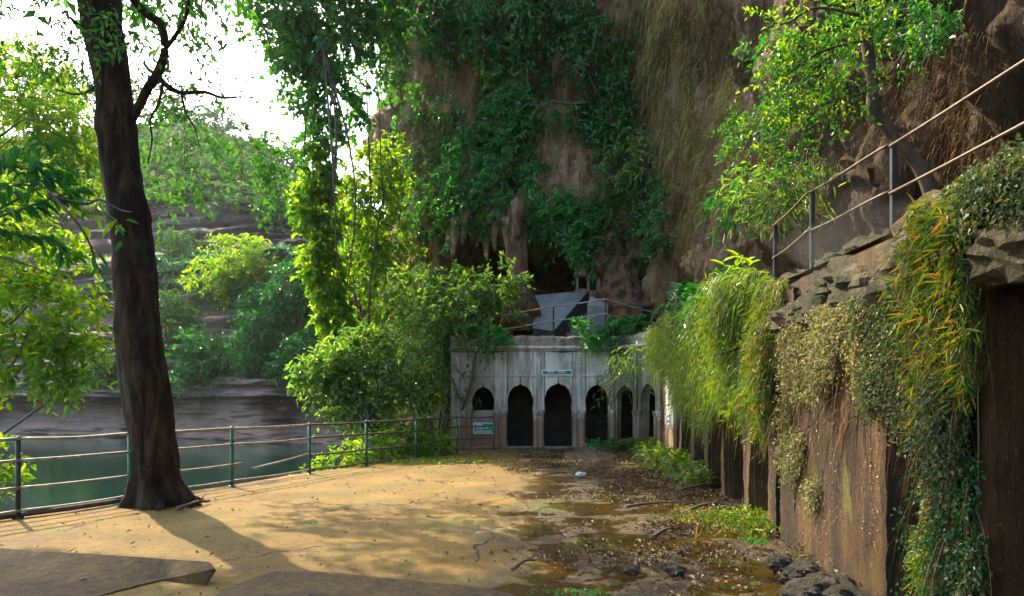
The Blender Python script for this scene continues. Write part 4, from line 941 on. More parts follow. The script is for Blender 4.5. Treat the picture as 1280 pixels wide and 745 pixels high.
# big-leaved sapling close to the camera: each leaf a part
sp_ = thing('big_leaved_branch', 'dark branches with long drooping leaves reaching in from the left edge before the trunk', 'tree', (-6.4, 6.6, 0))
gl = Geo(); leaves(gl, np.zeros((1, 3)), np.array([[1., 0, 0]]), np.array([[0, 0, 1.]]), 1.0, .36, True, .22); LM = gl.mesh('leaf'); LM.materials.append(M['leaf_big'])
gl = Geo(); leaves(gl, np.zeros((1, 3)), np.array([[1., 0, 0]]), np.array([[0, 0, 1.]]), 1.0, .4, True, .15); LM2 = gl.mesh('leaf'); LM2.materials.append(M['leaf_bright'])
def leaf_part(pos, axis, upv, L, mesh, parent):
    x = Vector(unit(axis)); y = Vector(upv).cross(x).normalized(); zv = x.cross(y)
    from mathutils import Matrix
    o = bpy.data.objects.new('leaf', mesh); COL.objects.link(o); o.parent = parent
    o.matrix_parent_inverse = parent_inv(parent)
    m = Matrix((x, y, zv)).transposed().to_4x4() @ Matrix.Scale(L, 4); m.translation = Vector(pos); o.matrix_basis = m
    return o
SY = 6.6; twg = Geo(); nl = 0
tw_paths = [[(-120, 300), (-40, 230), (20, 190), (60, 172)], [(-120, 300), (-30, 250), (40, 225), (80, 222)], [(-100, 300), (0, 270), (60, 250), (105, 235)], [(-100, 320), (20, 250), (60, 235), (98, 262), (140, 272), (150, 290)], [(-120, 250), (-20, 200), (30, 210), (70, 205)],
            [(60, 240), (85, 265), (110, 300), (120, 330), (130, 350), (138, 385)], [(-60, 260), (10, 290), (60, 300), (85, 320)], [(-60, 200), (0, 170), (30, 150), (70, 150)], [(-80, 320), (-10, 320), (30, 330), (70, 345)], [(60, 245), (105, 255), (125, 250), (150, 262), (165, 265)]]
for pi_, path in enumerate(tw_paths):
    P = catmull([at(a, b, SY + .25 * math.sin(pi_ * 2 + j)) for j, (a, b) in enumerate(path)], 30)
    tube(twg, P, np.linspace(.016, .004, 30), 5)
    for j in range(6, 30):
        if P[j][0] / P[j][1] * FPX + 640 < -50 or nl >= 260: continue
        t_ = P[min(j + 1, 29)] - P[j - 1]
        if pi_ == 5 and j % 5: continue
        for s_ in ((1, -1) if pi_ not in (3, 9) else (1 if j % 2 else -1,)):
            sd_ = np.cross(unit(t_), [0, -.6, .8]) * s_
            a = unit(t_) * .5 + sd_ * .7 + rng.normal(0, .35, 3) + np.array([0, 0, -.5])
            leaf_part(P[j] + rng.normal(0, .03, 3), a, rng.normal(0, .4, 3) + np.array([0, -.5, .8]), rng.uniform(.1, .19), LM2 if (pi_ in (3, 9, 5) and rng.uniform() < .6) else LM, sp_); nl += 1
obj('twigs', twg, M['twig'], sp_, True)

# drooping branch of light green leaves behind the trunk
plant('drooping_tree', 'slender light green branch hanging behind the trunk in front of the far grey rock', 'tree', at(250, -120, 15),
      [L_(215, 185, 15, 30, 40, .6), L_(205, 245, 15, 26, 26, .5), L_(250, 150, 15.4, 40, 30, .6), L_(235, 215, 15, 26, 30, .5), L_(310, 190, 15.5, 34, 30, .6), L_(345, 235, 15.5, 20, 26, .4), L_(300, 245, 15.5, 16, 16, .4), L_(335, 200, 15.5, 30, 12, .4)],
      150, .15, .45, 'leaf', None, 8, 8, .018, .1, .2, True, .5, -.2, seed=8, trunk='branch')
# canopy of creepers and the leafy column hanging from it
VY = 26.0
plant('creeper_tree', 'tall tree over the river draped with creepers hanging into the top of the sky gap', 'tree', at(405, -330, VY),
      [L_(350, 20, VY, 45, 40, 1.2), L_(410, 30, VY, 60, 55, 1.5), L_(470, 20, VY + 1, 45, 50, 1.4), L_(385, 95, VY, 35, 45, 1.0), L_(420, 120, VY, 38, 40, 1.0), L_(375, 60, VY, 30, 40, .9), L_(395, 165, VY, 22, 40, .7), L_(480, 60, VY + 1, 24, 40, .9), L_(440, -60, VY, 120, 50, 2.2), L_(340, -40, VY, 60, 30, 1.2), L_(500, 120, VY + 2, 16, 26, .5)],
      1700, .25, .55, 'leaf', None, 8, 10, .08, .1, .04, False, .4, -.3, ratio=.7, seed=12, trunk='branch', down=.6, fr=1.6)
plant('leafy_creeper_column', 'bright green column of creeper hanging straight down before the far bank', 'creeper', at(400, 40, VY - .5),
      [L_(398, 215, VY - .5, 20, 40, .28), L_(405, 260, VY - .5, 21, 40, .3), L_(400, 310, VY - .5, 18, 40, .28), L_(410, 350, VY - .5, 20, 40, .28), L_(418, 400, VY - .5, 17, 34, .5), L_(420, 440, VY - .5, 14, 26, .4), L_(385, 255, VY - .5, 14, 30, .4)],
      560, .25, .4, 'leaf_bright', None, 7, 7, .05, .2, .05, False, .4, -.4, ratio=.75, seed=13, down=.8)
for k_, (pts, r, lab) in enumerate([([(455, -60), (457, 70), (460, 150), (463, 230), (468, 270), (492, 285)], .03, 'thin left liana hanging in the sky gap before the cliff edge'), ([(460, -60), (470, 90), (474, 130), (476, 200), (480, 260)], .025, 'thin right liana in the sky gap, knotted with dry stalks')]):
    g = Geo(); P = catmull([at(a, b, 27.5) for a, b in pts], 30); tube(g, P, r, 6, True, .3, k_); o = mesh_thing('liana', g, 'vine', lab, 'liana', 'bare lianas before the cliff edge')
plant('backlit_creeper_tree', 'yellow-green backlit tree filling the gap between the hanging column and the cliff edge', 'tree', at(470, 560, 28),
      [L_(455, 215, 28.5, 30, 40, 1.0), L_(470, 260, 28.5, 34, 50, 1.2), L_(450, 310, 28, 32, 50, 1.1), L_(485, 330, 28, 36, 60, 1.3), L_(440, 375, 27.5, 30, 40, 1.0), L_(490, 200, 29, 16, 40, .7), L_(500, 390, 27, 40, 40, 1.2), L_(430, 250, 28, 14, 40, .6)],
      850, .23, .5, 'leaf_bright', None, 8, 9, .07, .15, .08, False, .4, -.1, ratio=.6, seed=14, trunk='trunk', down=.5)
# the shrub mass left of the temple
plant('glossy_tree', 'spreading tree with small shiny leaves left of the temple front', 'tree', at(545, 575, 24.2),
      [L_(600, 385, 23.6, 45, 45, 1.3), L_(560, 400, 23.6, 50, 45, 1.4), L_(530, 440, 23.4, 50, 45, 1.3), L_(620, 350, 24, 30, 26, .9), L_(575, 355, 24, 40, 22, 1.0), L_(520, 370, 24, 40, 34, 1.1), L_(555, 480, 23.4, 34, 40, 1.0), L_(500, 480, 23.2, 36, 34, 1.0), L_(610, 430, 23.2, 22, 22, .7), L_(590, 415, 23.2, 30, 16, .6)],
      1150, .21, .5, 'leaf_gloss', None, 8, 12, .07, .2, .0, False, .45, .1, seed=15, trunk='trunk')
plant('arching_shrub', 'pale glossy shrub arching out over the river railing, lowest leaves over the water', 'shrub', at(480, 560, 20.6),
      [L_(430, 455, 20.6, 40, 26, .9), L_(400, 465, 20.6, 26, 18, .6), L_(455, 440, 21, 40, 26, 1.0), L_(470, 480, 20.8, 36, 34, 1.0), L_(410, 505, 20.4, 12, 20, .4), L_(450, 510, 20.4, 24, 26, .6), L_(380, 470, 20.5, 14, 10, .3), L_(495, 450, 21, 34, 30, 1.0)],
      760, .2, .45, 'leaf_gloss', None, 7, 10, .045, .15, .02, True, .5, .1, seed=16)
plant('railing_shrub', 'low sunlit yellow-green shrub pushing through the rails beside the courtyard', 'shrub', (-2.7, 19.4, -.6),
      [L_(505, 545, 19.6, 40, 24, .5), L_(470, 560, 18.6, 26, 16, .4), L_(545, 555, 20.4, 22, 18, .4), L_(520, 575, 19.2, 26, 10, .3), L_(420, 578, 16.8, 22, 10, .25), L_(380, 585, 15.8, 16, 8, .2), L_(440, 570, 17.4, 18, 12, .3)],
      420, .14, .32, 'leaf_bright', None, 7, 8, .025, .1, .0, True, .4, .4, seed=17)

# ---- far bank: trees and shrubs
FB = 'trees and shrubs on the far bank'
def far_plant(name, label, cat, px, py, rx, rz, n, mat, lobes=None, seed=0, L=.5):
    c = bank_at(px, py); Yd = c[1] - 2.2; base = np.array([c[0], Yd + .6, c[2] - rz / FPX * Yd])
    lb = [L_(px + a * rx, py + b * rz, Yd, rx * k_, rz * k_) for a, b, k_ in (lobes or [(0, -.3, .6), (-.5, .15, .5), (.5, .1, .5), (0, .4, .55), (-.25, -.55, .35), (.35, -.45, .38)])]
    return plant(name, label, cat, base, lb, n, L, 1.1, mat, FB, 7, 5, .14, .3, .0, False, .3, .2, .5, seed, 'trunk' if cat == 'tree' else None, 1.4)
far_plant('bank_tree', 'bright yellow-green round tree on the far bank right of the trunk', 'tree', 297, 340, 62, 46, 620, 'leaf_bright', seed=21)
far_plant('bank_tree', 'pale misty tree beside the trunk on the far bank, left of the bright one', 'tree', 228, 318, 32, 30, 260, 'leaf_far', seed=22)
far_plant('bank_shrub', 'dark green tree in the shade under the hanging creeper column', 'shrub', 375, 370, 42, 55, 420, 'leaf_dark', seed=23)
far_plant('bank_shrub', 'dark creeper hanging down the middle of the far rock face', 'shrub', 325, 430, 34, 45, 300, 'leaf_dark', seed=24)
far_plant('bank_shrub', 'pale shrub on the ledge close right of the trunk', 'shrub', 215, 400, 26, 34, 200, 'leaf_far', seed=25)
far_plant('bank_shrub', 'greyish shrub low on the far bank above the undercut ledge', 'shrub', 250, 450, 40, 40, 260, 'leaf_dark', seed=26)
far_plant('bank_shrub', 'deep green shrub low on the far bank behind the arching shrub', 'shrub', 385, 450, 40, 36, 260, 'leaf_dark', seed=27)
far_plant('bank_shrub', 'small round green shrub on the rock left of the trunk', 'shrub', 130, 462, 26, 26, 160, 'leaf_far', seed=28)
far_plant('bank_shrub', 'low bright shrub cut by the left foliage on the far ledge', 'shrub', 75, 478, 40, 18, 160, 'leaf_far', seed=29)
far_plant('bank_shrub', 'shadowy shrub between the bright tree and the creeper column', 'shrub', 335, 385, 36, 30, 240, 'leaf_dark', seed=30)
for k_, (px, py, rx, rz, lab) in enumerate([(20, 95, 44, 36, 'misty tree highest on the hill at the left edge'), (85, 120, 40, 34, 'misty tree just left of the trunk on the hill'), (215, 150, 34, 30, 'misty tree just right of the trunk on the hill'), (268, 165, 32, 28, 'hazy hill tree behind the drooping branch'), (322, 195, 34, 26, 'rounded hazy tree on the skyline at the end of the hill'), (362, 212, 28, 26, 'hazy tree on the skyline next to the creeper column'), (150, 125, 34, 34, 'hill tree partly hidden by the trunk')]):
    far_plant('hill_tree', lab, 'tree', px, py, rx, rz, 260, 'leaf_far', seed=50 + k_, L=.8)
P = BV.reshape(-1, 3); sp2 = 640 + P[:, 0] / P[:, 1] * FPX; sq2 = HOR - (P[:, 2] - EYE) / P[:, 1] * FPX
topmask = (P[:, 2] > 29 + 2.0 * sm(170, 230, sp2) - 3 * noise(P * .09, 5) - 7 * sm(250, 380, sp2)) & (sp2 > -500)
idx = rng.choice(np.where(topmask)[0], 9000); G = Geo()
p = P[idx] + rng.normal(0, .8, (len(idx), 3)) + np.array([0, -.8, .8])
sprigs(G, p, rdir(len(p)) + np.array([0, -.5, .6]), rng.uniform(1, 2.4, len(p)), 7, 1.0, .65, .4)
o = obj('hill_forest', G, M['leaf_far'], kind='stuff'); o['label'] = 'hazy forest covering the top of the hill across the river'; o['category'] = 'forest'
lowm = (P[:, 2] > 3.4) & (P[:, 2] < 18) & (sp2 > 200) & (sp2 < 560) & (noise(P * .25, 8) > -.1)
idx = rng.choice(np.where(lowm)[0], 2200); G = Geo(); p = P[idx] + np.array([0, -.3, 0])
sprigs(G, p, rdir(len(p)) + np.array([0, -.8, -.2]), rng.uniform(.5, 1.4, len(p)), 7, .36, .16, .6)
o = obj('bank_undergrowth', G, M['leaf_dark'], kind='stuff'); o['label'] = 'dark tangle of undergrowth clinging to the far rock face'; o['category'] = 'undergrowth'

# ================================================================== CLIFF VEGETATION
CG = 'plants growing on the cliff face'
VIS = {}
def cliff_zone(px, py, rx, ry, n, seed, soft=.5):
    """roots on the cliff surface in an uneven patch around a point of it"""
    key = (CF[:, 1] > 2)
    e = ((cpx - px) / rx) ** 2 + ((cpy - py) / ry) ** 2
    c0 = cliff_at(px, py, 12)
    e = e + soft * (.65 * noise(CF * .9 + seed, seed) + .6 * noise(CF * 2.3 + seed, seed + 1))
    i = np.where(key & (e < 1) & (np.abs(CF[:, 1] - c0[1]) < 3.5))[0]
    if len(i) == 0: i = np.array([np.argmin((cpx - px) ** 2 + (cpy - py) ** 2)])
    # even density over the area seen, not over vertices
    i = rng.choice(i, n); return CF[i] + rng.normal(0, .12, (n, 3)), CN[i], c0
def cliff_plant(label, px, py, rx, ry, n, mat, L=.17, ln=.5, seed=0, name='cliff_shrub', cat='shrub', out=.35, k=8, down=.4, d0=(0, 0, -.1), stems=5):
    p, nn, c0 = cliff_zone(px, py, rx, ry, n, seed, .95)
    o = thing(name, label, cat, c0, CG)
    bulge = out * rng.uniform(0, 1, n) ** .7 * (1 + .8 * noise(p * .9, seed + 2))
    p = p + nn * bulge[:, None]; G, T = Geo(), Geo()
    sprigs(G, p, nn * .8 + rdir(n) * .8 + np.array(d0), rng.uniform(.5, 1.3, n) * ln, k, L * 1.25, L * .62, .5, False, T, .35, down, nn + rdir(n) * .5)
    obj('foliage', G, M[mat], o, kind='stuff'); obj('twigs', T, M['twig'], o, kind='stuff')
    g = Geo()
    for q in range(stems):
        a = p[rng.integers(n)] - nn[0] * .3; b = p[rng.integers(n)] + nn[0] * .15; m_ = (a + b) / 2 + nn[0] * .25 + rng.normal(0, .12, 3)
        tube(g, catmull([a, m_, b], 10), np.linspace(.03, .008, 10), 5)
    if stems: obj('stem', g, M['twig'], o, True)
def cliff_grass(label, px, py, rx, ry, n, mat, L=.8, Wd=.02, seed=0, out=.2, name='hanging_grass', cat='grass clump', droop=1.1):
    p, nn, c0 = cliff_zone(px, py, rx, ry, n, seed, .35); G = Geo()
    lump = np.clip(.5 + .9 * noise(p * np.array([1, 1, .45]) * 1.1, seed + 5), .1, 1.4)
    d = nn + rdir(n) * 1.1
    blades(G, p + nn * (out * 1.6 * lump * rng.uniform(.2, 1, n))[:, None], d, rng.uniform(.3, 1.1, n) * L * (.4 + .5 * lump), rng.uniform(.6, 1.2, n) * Wd, rng.uniform(.7, 1.3, n) * droop, .25)
    o = obj(name, G, M[mat]); tag(o, label, cat, CG); o['kind'] = 'stuff'
cp = [
 ('dark climber at the top edge above the grey overhang, left end of the cliff', 560, 30, 50, 45, 260, 'leaf_dark', .2, .5),
 ('bright shrub cluster high on the cliff, right of the grey overhang', 632, 30, 50, 60, 420, 'leaf_emerald', .18, .5),
 ('climber at the top edge above the bare tan rock', 700, 25, 50, 34, 300, 'leaf_dark', .18, .5),
 ('drooping dark plant in the cleft at the top middle of the cliff', 755, 75, 40, 60, 320, 'leaf_dark', .19, .6),
 ('emerald shrub left of the bare branch on the cliff', 640, 135, 42, 40, 330, 'leaf_emerald', .17, .5),
 ('emerald shrub below the grey overhang, left of the bare tan rock', 620, 205, 55, 48, 480, 'leaf_emerald', .17, .5),
 ('olive creeper on the cliff edge low left, over the cave corner', 540, 245, 40, 55, 330, 'leaf', .16, .45),
 ('thin grey-green creeper under the dark nose of rock', 555, 160, 34, 50, 150, 'leaf_dark', .16, .4),
 ('shrub at the upper lip of the cave, left part', 580, 262, 44, 28, 300, 'leaf', .16, .45),
 ('bluish climber right of the bare tan rock', 765, 150, 40, 40, 330, 'leaf_dark', .17, .5),
 ('pale-leaved shrub right of the bare tan rock, mid height', 785, 195, 40, 34, 280, 'leaf_gloss', .16, .45),
 ('dark green mass hanging over the right side of the cave mouth', 700, 285, 46, 42, 520, 'leaf_emerald', .16, .5),
 ('leafy tuft hanging beside the orange rock pillar', 745, 300, 36, 40, 360, 'leaf_dark', .15, .45),
 ('shrub on the cliff above the orange rock pillar', 790, 250, 40, 40, 340, 'leaf', .15, .45),
 ('green climber on the cliff right of the cave, near the palm-like plant', 830, 275, 30, 44, 260, 'leaf_dark', .14, .42),
 ('small tuft on the bare tan rock in the middle of the cliff', 705, 150, 16, 16, 50, 'leaf_emerald', .14, .35),
 ('dark creeper deep in the recess left of the tan rock', 668, 90, 20, 50, 150, 'leaf_dark', .16, .45),
 ('creeper strands at the top right of the cliff over the brown drapery', 1150, 25, 70, 26, 260, 'leaf_dark', .09, .3),
]
for k_, (lab, px, py, rx, ry, n, mat, L, ln) in enumerate(cp): cliff_plant(lab, px, py, rx, ry, int(n * .75), mat, L, ln, 200 + k_)
cgs = [
 ('broad olive curtain of dry grass hanging down the middle of the cliff', 868, 90, 60, 110, 5200, 'grass_dry', .8, .022),
 ('yellowish dry grass curtain right of the middle, next to the leafy branches', 905, 190, 45, 90, 3600, 'grass_dry', .7, .02),
 ('dry grass hanging above the palm-like plant', 850, 230, 50, 70, 3200, 'grass_dry', .65, .02),
 ('rusty grass fringe at the top middle of the cliff', 810, 40, 40, 70, 2600, 'grass_dry', .8, .022),
 ('brown grass fringe on the dark cliff foot behind the terrace railing', 1000, 230, 60, 50, 2000, 'grass_dry', .4, .012),
 ('thin dry creeper grass around the grey overhang', 590, 95, 60, 70, 1800, 'grass_dry', .7, .02),
 ('brown root strands draping the bare rock at the right edge above the railing', 1215, 130, 65, 110, 2600, 'root', .32, .009),
 ('brown root strands under the leafy branches at the top right', 1130, 110, 50, 90, 1800, 'root', .32, .009),
 ('grass fringe on the cliff left of the cave, over the glossy tree', 530, 330, 34, 40, 900, 'grass_dry', .6, .02),
]
for k_, (lab, px, py, rx, ry, n, mat, L, Wd) in enumerate(cgs): cliff_grass(lab, px, py, rx, ry, n, mat, L, Wd, 300 + k_)
# bare crooked branch in front of the tan rock
P0 = cliff_at(735, 128, 8); g = Geo(); Yb = P0[1] - .5
for pts, r in (([(735, 128), (710, 130), (690, 127), (675, 133), (660, 130), (650, 138)], .06), ([(690, 128), (685, 145), (688, 165), (690, 172)], .035), ([(675, 132), (664, 148), (668, 160)], .025)):
    tube(g, catmull([at(a, b, Yb) for a, b in pts], 20), np.linspace(r, r * .3, 20), 6, True, .3, 2)
mesh_thing('bare_branch', g, 'vine', 'bare crooked branch sticking out before the tan rock of the cliff', 'branch')

# ---- tree on the upper terrace at the right
TYr = 8.6
tr = thing('ledge_tree', 'slender crooked tree rising from the ledge behind the terrace railing at upper right', 'tree', (at(1165, 250, TYr)[0], TYr, 2.9))
P = limb([(1172, 345), (1166, 262), (1160, 235), (1148, 205), (1122, 178), (1106, 155), (1092, 138), (1090, 100), (1083, 50), (1077, 0), (1074, -90)], .085, .06, tr, 'vine', TYr, 'trunk', 10, 60)
limb([(1092, 100), (1112, 92), (1135, 55), (1150, 40)], .02, .007, tr, 'vine', TYr)
limb([(1089, 110), (1070, 120), (1045, 125), (1000, 140)], .018, .006, tr, 'vine', TYr - .3)
limb([(1083, 50), (1040, 60), (1000, 80), (960, 120)], .02, .006, tr, 'vine', TYr - .4)
limb([(1080, 20), (1020, 10), (980, 30), (950, 20)], .02, .006, tr, 'vine', TYr - .3)
G, T = Geo(), Geo()
lobes = [L_(985, 30, TYr - .3, 45, 36, .4), L_(1015, 75, TYr - .4, 45, 40, .45), L_(975, 110, TYr - .4, 36, 34, .4), L_(1045, 115, TYr - .4, 45, 32, .4), L_(1010, 150, TYr - .5, 40, 26, .35), L_(950, 160, TYr - .3, 26, 30, .3), L_(1050, 60, TYr - .2, 26, 40, .3), L_(1110, 25, TYr - .3, 50, 24, .4), L_(1040, 20, TYr - .4, 50, 26, .4), L_(945, 205, TYr - .2, 24, 20, .25), L_(1015, 185, TYr - .4, 26, 18, .25)]
p, d = lobe_points(lobes, 190, .1, 33, .1)
sprigs(G, p, d + np.array([-.3, 0, -.2]), rng.uniform(.14, .3, len(p)), 7, .066, .032, .4, True, T)
obj('crown', G, M['leaf_bright'], tr, kind='stuff')
G = Geo(); p, d = lobe_points([(a, b + .35, c, d_ * 1.15, e_, f_ * 1.15) for a, b, c, d_, e_, f_ in lobes] + [L_(1150, 15, TYr, 50, 26, .4), L_(1120, 70, TYr, 30, 30, .3)], 400, .1, 34, .05)
sprigs(G, p, d + np.array([-.3, 0, -.2]), rng.uniform(.14, .3, len(p)), 7, .07, .036, .4, True, T); obj('foliage', G, M['leaf'], tr, kind='stuff')
obj('twigs', T, M['twig'], tr, kind='stuff')
def bamboo(label, px, py, rx, rz, Yd, n, L, mat, name='bamboo_plant', cat='plant', ry=.35, down=.5, ratio=.16, seed=0):
    o = thing(name, label, cat, at(px, py + rz, Yd)); G, T = Geo(), Geo()
    p, d = lobe_points([L_(px, py, Yd, rx, rz, ry)], n, .05, seed, -.3)
    sprigs(G, p, d * np.array([1, .7, .4]) + np.array([-.2, -.3, -.1]), rng.uniform(.6, 1.2, n) * L * 1.6, 5, L, L * ratio, .6, True, T, .3, down)
    obj('foliage', G, M[mat], o, kind='stuff'); obj('twigs', T, M['twig'], o, kind='stuff')
bamboo('dark long-leaved bamboo behind the far end of the terrace railing', 970, 235, 52, 30, 10.6, 120, .2, 'leaf_gloss', seed=41)
bamboo('long-leaved bamboo under the leafy branches, left of the railing', 925, 250, 26, 26, 11.5, 50, .18, 'leaf_dark', seed=42)

# ================================================================== VEGETATION ON THE WALL TOP AND FACE
def wpt(Y, z, out=0.0):
    Y = np.asarray(Y, float); return xyz(wx(Y), Y, z) + nE * np.asarray(out, float)[..., None]
def wall_grass(label, Y0, Y1, zlo, zhi, n, L, Wd, mat, out=.12, seed=0, droop=1.1, rise=.3, toward=-.15, name='hanging_grass', cat='grass', lumpy=.9, spr=.25, leafL=.1):
    Yv = rng.uniform(Y1, Y0, n); u = rng.uniform(0, 1, n) ** 1.15
    lo_ = zlo if np.isscalar(zlo) else np.interp(Yv, *zlo); hi_ = zhi if np.isscalar(zhi) else np.interp(Yv, *zhi)
    lo_ = lo_ + .3 * noise(xyz(Yv * 2.2, 0 * Yv, 0 * Yv), seed + 9)
    zv = hi_ - (hi_ - lo_) * u
    lump = np.clip(.55 + lumpy * noise(xyz(Yv * 1.7, zv * .8, 0 * Yv), seed), .05, 1.5)
    p = wpt(Yv, zv, out * lump * rng.uniform(.1, 1, n) * (1 - .4 * u))
    d = nE + rdir(n) * .75 + np.array([0, toward, 0])
    g = Geo(); blades(g, p, d, rng.uniform(.55, 1.2, n) * L, rng.uniform(.6, 1.2, n) * Wd, rng.uniform(.7, 1.3, n) * droop, rise)
    if spr:
        m = int(n * spr); j = rng.integers(0, n, m)
        q = wpt(Yv[j], zv[j], .05 + out * lump[j] * rng.uniform(.5, 1.15, m) * (1 - .4 * u[j]))
        sprigs(g, q, nE * .8 + rdir(m) * .7 + np.array([0, toward, -.35]), rng.uniform(.6, 1.3, m) * L * .6, 6, leafL, leafL * .11, .8, True, None, .3, .75)
    o = obj(name, g, M[mat]); tag(o, label, cat, 'plants hanging over the arcade wall'); o['kind'] = 'stuff'
def wall_leaves(label, Y0, Y1, zlo, zhi, n, L, mat, out=.1, seed=0, k=6, name='hanging_creeper', cat='creeper', ln=.14, thr=-.5, down=.7):
    Yv = rng.uniform(Y1, Y0, n * 2); u = rng.uniform(0, 1, n * 2)
    lo_ = zlo if np.isscalar(zlo) else np.interp(Yv, *zlo); hi_ = zhi if np.isscalar(zhi) else np.interp(Yv, *zhi)
    lo_ = lo_ + .28 * noise(xyz(Yv * 2.6, 0 * Yv, 0 * Yv), seed + 9) + .12 * noise(xyz(Yv * 9, 0 * Yv, 0 * Yv), seed + 10)
    zv = hi_ - (hi_ - lo_) * u
    kp = noise(xyz(Yv * 3, zv * 2, 0 * Yv), seed) > thr + .5 * u ** 3; Yv, zv, u = Yv[kp][:n], zv[kp][:n], u[kp][:n]
    lump = np.clip(.5 + noise(xyz(Yv * 2.4, zv * 1.3, 0 * Yv), seed + 3), .05, 1.4)
    p = wpt(Yv, zv, .02 + out * lump * rng.uniform(.1, 1, len(Yv)))
    g = Geo(); sprigs(g, p, nE + rdir(len(Yv)) * .7 + np.array([0, 0, -.7]), rng.uniform(.5, 1.3, len(Yv)) * ln, k, L, L * .62, .4, False, None, .5, down)
    o = obj(name, g, M[mat]); tag(o, label, cat, 'plants hanging over the arcade wall'); o['kind'] = 'stuff'
# weeping grass, middle
wall_grass('bright weeping grass spilling over the middle of the arcade wall', 11.0, 8.4, ([8.4, 9.2, 11], [1.75, 1.55, 1.8]), ([8.4, 9, 10, 11], [2.95, 3.2, 3.2, 3.1]), 5200, .42, .012, 'grass', .42, 61)
wall_grass('soft pale green weeping grass over the far pillars of the arcade', 15.5, 11.0, ([11, 13, 15.5], [1.6, 1.7, 1.8]), ([11, 15.5], [3.15, 3.4]), 5200, .5, .014, 'grass', .45, 62)
wall_grass('short wispy grass on the far end of the arcade wall top', 20.5, 15.5, ([15.5, 20.5], [2.0, 2.5]), ([15.5, 20.5], [3.4, 3.6]), 2600, .5, .018, 'grass', .35, 63)
wall_grass('golden tuft of withered grass hanging before the pillar by the wet brown wall', 8.7, 8.1, 1.25, 2.5, 900, .32, .009, 'grass_gold', .25, 64)
wall_leaves('straw-coloured curtain of tiny leaves over the left of the wet brown wall', 7.9, 5.6, ([5.6, 6.3, 6.6, 7.0, 7.5, 7.9], [1.85, 1.75, 1.25, .8, .6, 1.2]), ([5.6, 7.9], [2.4, 2.5]), 4300, .036, 'moss_leaf', .1, 65)
wall_leaves('darker curtain of small round leaves over the top of the dark doorway', 5.75, 4.75, ([4.75, 5.0, 5.5, 6.15], [1.5, 1.65, 1.9, 2.05]), ([4.7, 6.15], [2.45, 2.4]), 3000, .034, 'moss_dark', .07, 66)
wall_leaves('sheet of dark fern-like leaves on the wall end right of the golden grass', 4.46, 4.06, .0, 2.4, 2000, .034, 'moss_dark', .16, 67, thr=-.1)
wall_leaves('small straw-coloured leaves cloaking the pillar right of the dark doorway', 4.72, 4.46, .0, 1.75, 1500, .028, 'moss_leaf', .04, 68, ln=.07)
wall_leaves('fresh small fern leaves dotted over the lower wall at the right edge', 4.5, 4.06, .0, 1.3, 300, .03, 'leaf_dark', .2, 69, thr=.1)
wall_grass('long golden and green grass hanging over the right end of the wall', 4.76, 4.05, ([4.0, 4.5, 5.0], [1.45, 1.35, 1.75]), ([4.0, 4.5, 5.0], [2.8, 2.7, 2.45]), 1700, .22, .006, 'grass_gold', .13, 70, spr=.3, lumpy=1.5)
wall_leaves('dark mossy creeper on the rock over the black recess at the right edge', 4.14, 3.3, ([3.3, 4.14], [2.3, 2.35]), 2.85, 1300, .035, 'moss_dark', .14, 76, thr=-.6)
wall_grass('green grass tuft on the lower pillar right of the dark doorway', 4.66, 4.46, .1, .75, 320, .18, .006, 'grass', .05, 71)
wall_grass('tussocks of grass on the rocky ledge at upper right', 4.7, 4.05, 2.65, 2.85, 700, .18, .005, 'grass_gold', .1, 72, droop=.9, rise=.5)
wall_grass('mossy brown grass fringe under the ledge by the straw-coloured leaves', 9.0, 8.0, 2.2, 2.9, 1300, .3, .01, 'grass_gold', .2, 73)
for (Y0, Y1, z0, z1, n_, lab) in ((7.8, 5.7, 1.3, 2.5, 420, 'brown root strands hanging among the straw-coloured tiny leaves'), (5.7, 4.75, 1.5, 2.5, 90, 'dark root strands hanging over the top of the black doorway'), (11, 8.2, 1.4, 2.8, 420, 'withered stems hanging under the bright weeping grass'), (4.7, 4.1, .5, 2.4, 260, 'brown stems hanging down among the leaves at the right end of the wall')):
    Yv = rng.uniform(Y1, Y0, n_); zv = rng.uniform(z0, z1, n_); g = Geo()
    blades(g, wpt(Yv, zv, rng.uniform(.03, .13, n_)), nE * .3 + rdir(n_) * .5 + np.array([0, 0, -.6]), rng.uniform(.2, .6, n_), .005, 1.2, .1)
    o = obj('root_strands', g, M['root'], kind='stuff'); tag(o, lab, 'roots', 'plants hanging over the arcade wall')
# ginger-like plant with broad leaves, each leaf a part
gp = thing('broad_leaved_plant', 'young plant with broad pointed bright leaves on the wall top before the railing', 'plant', wpt(np.array(9.6), np.array(3.05)))
stg = Geo()
for k_ in range(5):
    b = wpt(np.array(9.3 + .28 * k_), np.array(3.0), np.array(.12)); e = b + np.array([-.08 + .06 * k_ * random.uniform(-1, 1), random.uniform(-.1, .1), random.uniform(.3, .62)])
    P = catmull([b, (b + e) / 2 + np.array([.03, 0, 0]), e], 10); tube(stg, P, np.linspace(.012, .005, 10), 5)
    for j in range(2, 10):
        a = np.array([math.cos(j * 2.4 + k_), math.sin(j * 2.4 + k_) * .7 - .2, .45 if j > 6 else .05]); leaf_part(P[j], a, (a[0] * -.3, -.3, 1), random.uniform(.16, .27), LM2, gp)
obj('stem', stg, M['twig'], gp, True)
def fern_thing(label, roots, dirs, L, mat, name='fern', group=None, pairs=11, leaf=.22, Wd=.4, droop=.7, rise=.6):
    o = thing(name, label, 'fern', np.mean(roots, 0), group); g = Geo(); fern(g, np.asarray(roots, float), np.asarray(dirs, float), L, Wd, droop, rise, pairs, leaf)
    obj('fronds', g, M[mat], o, kind='stuff'); return o
n_ = 46; Yv = rng.uniform(10.3, 14.5, n_)
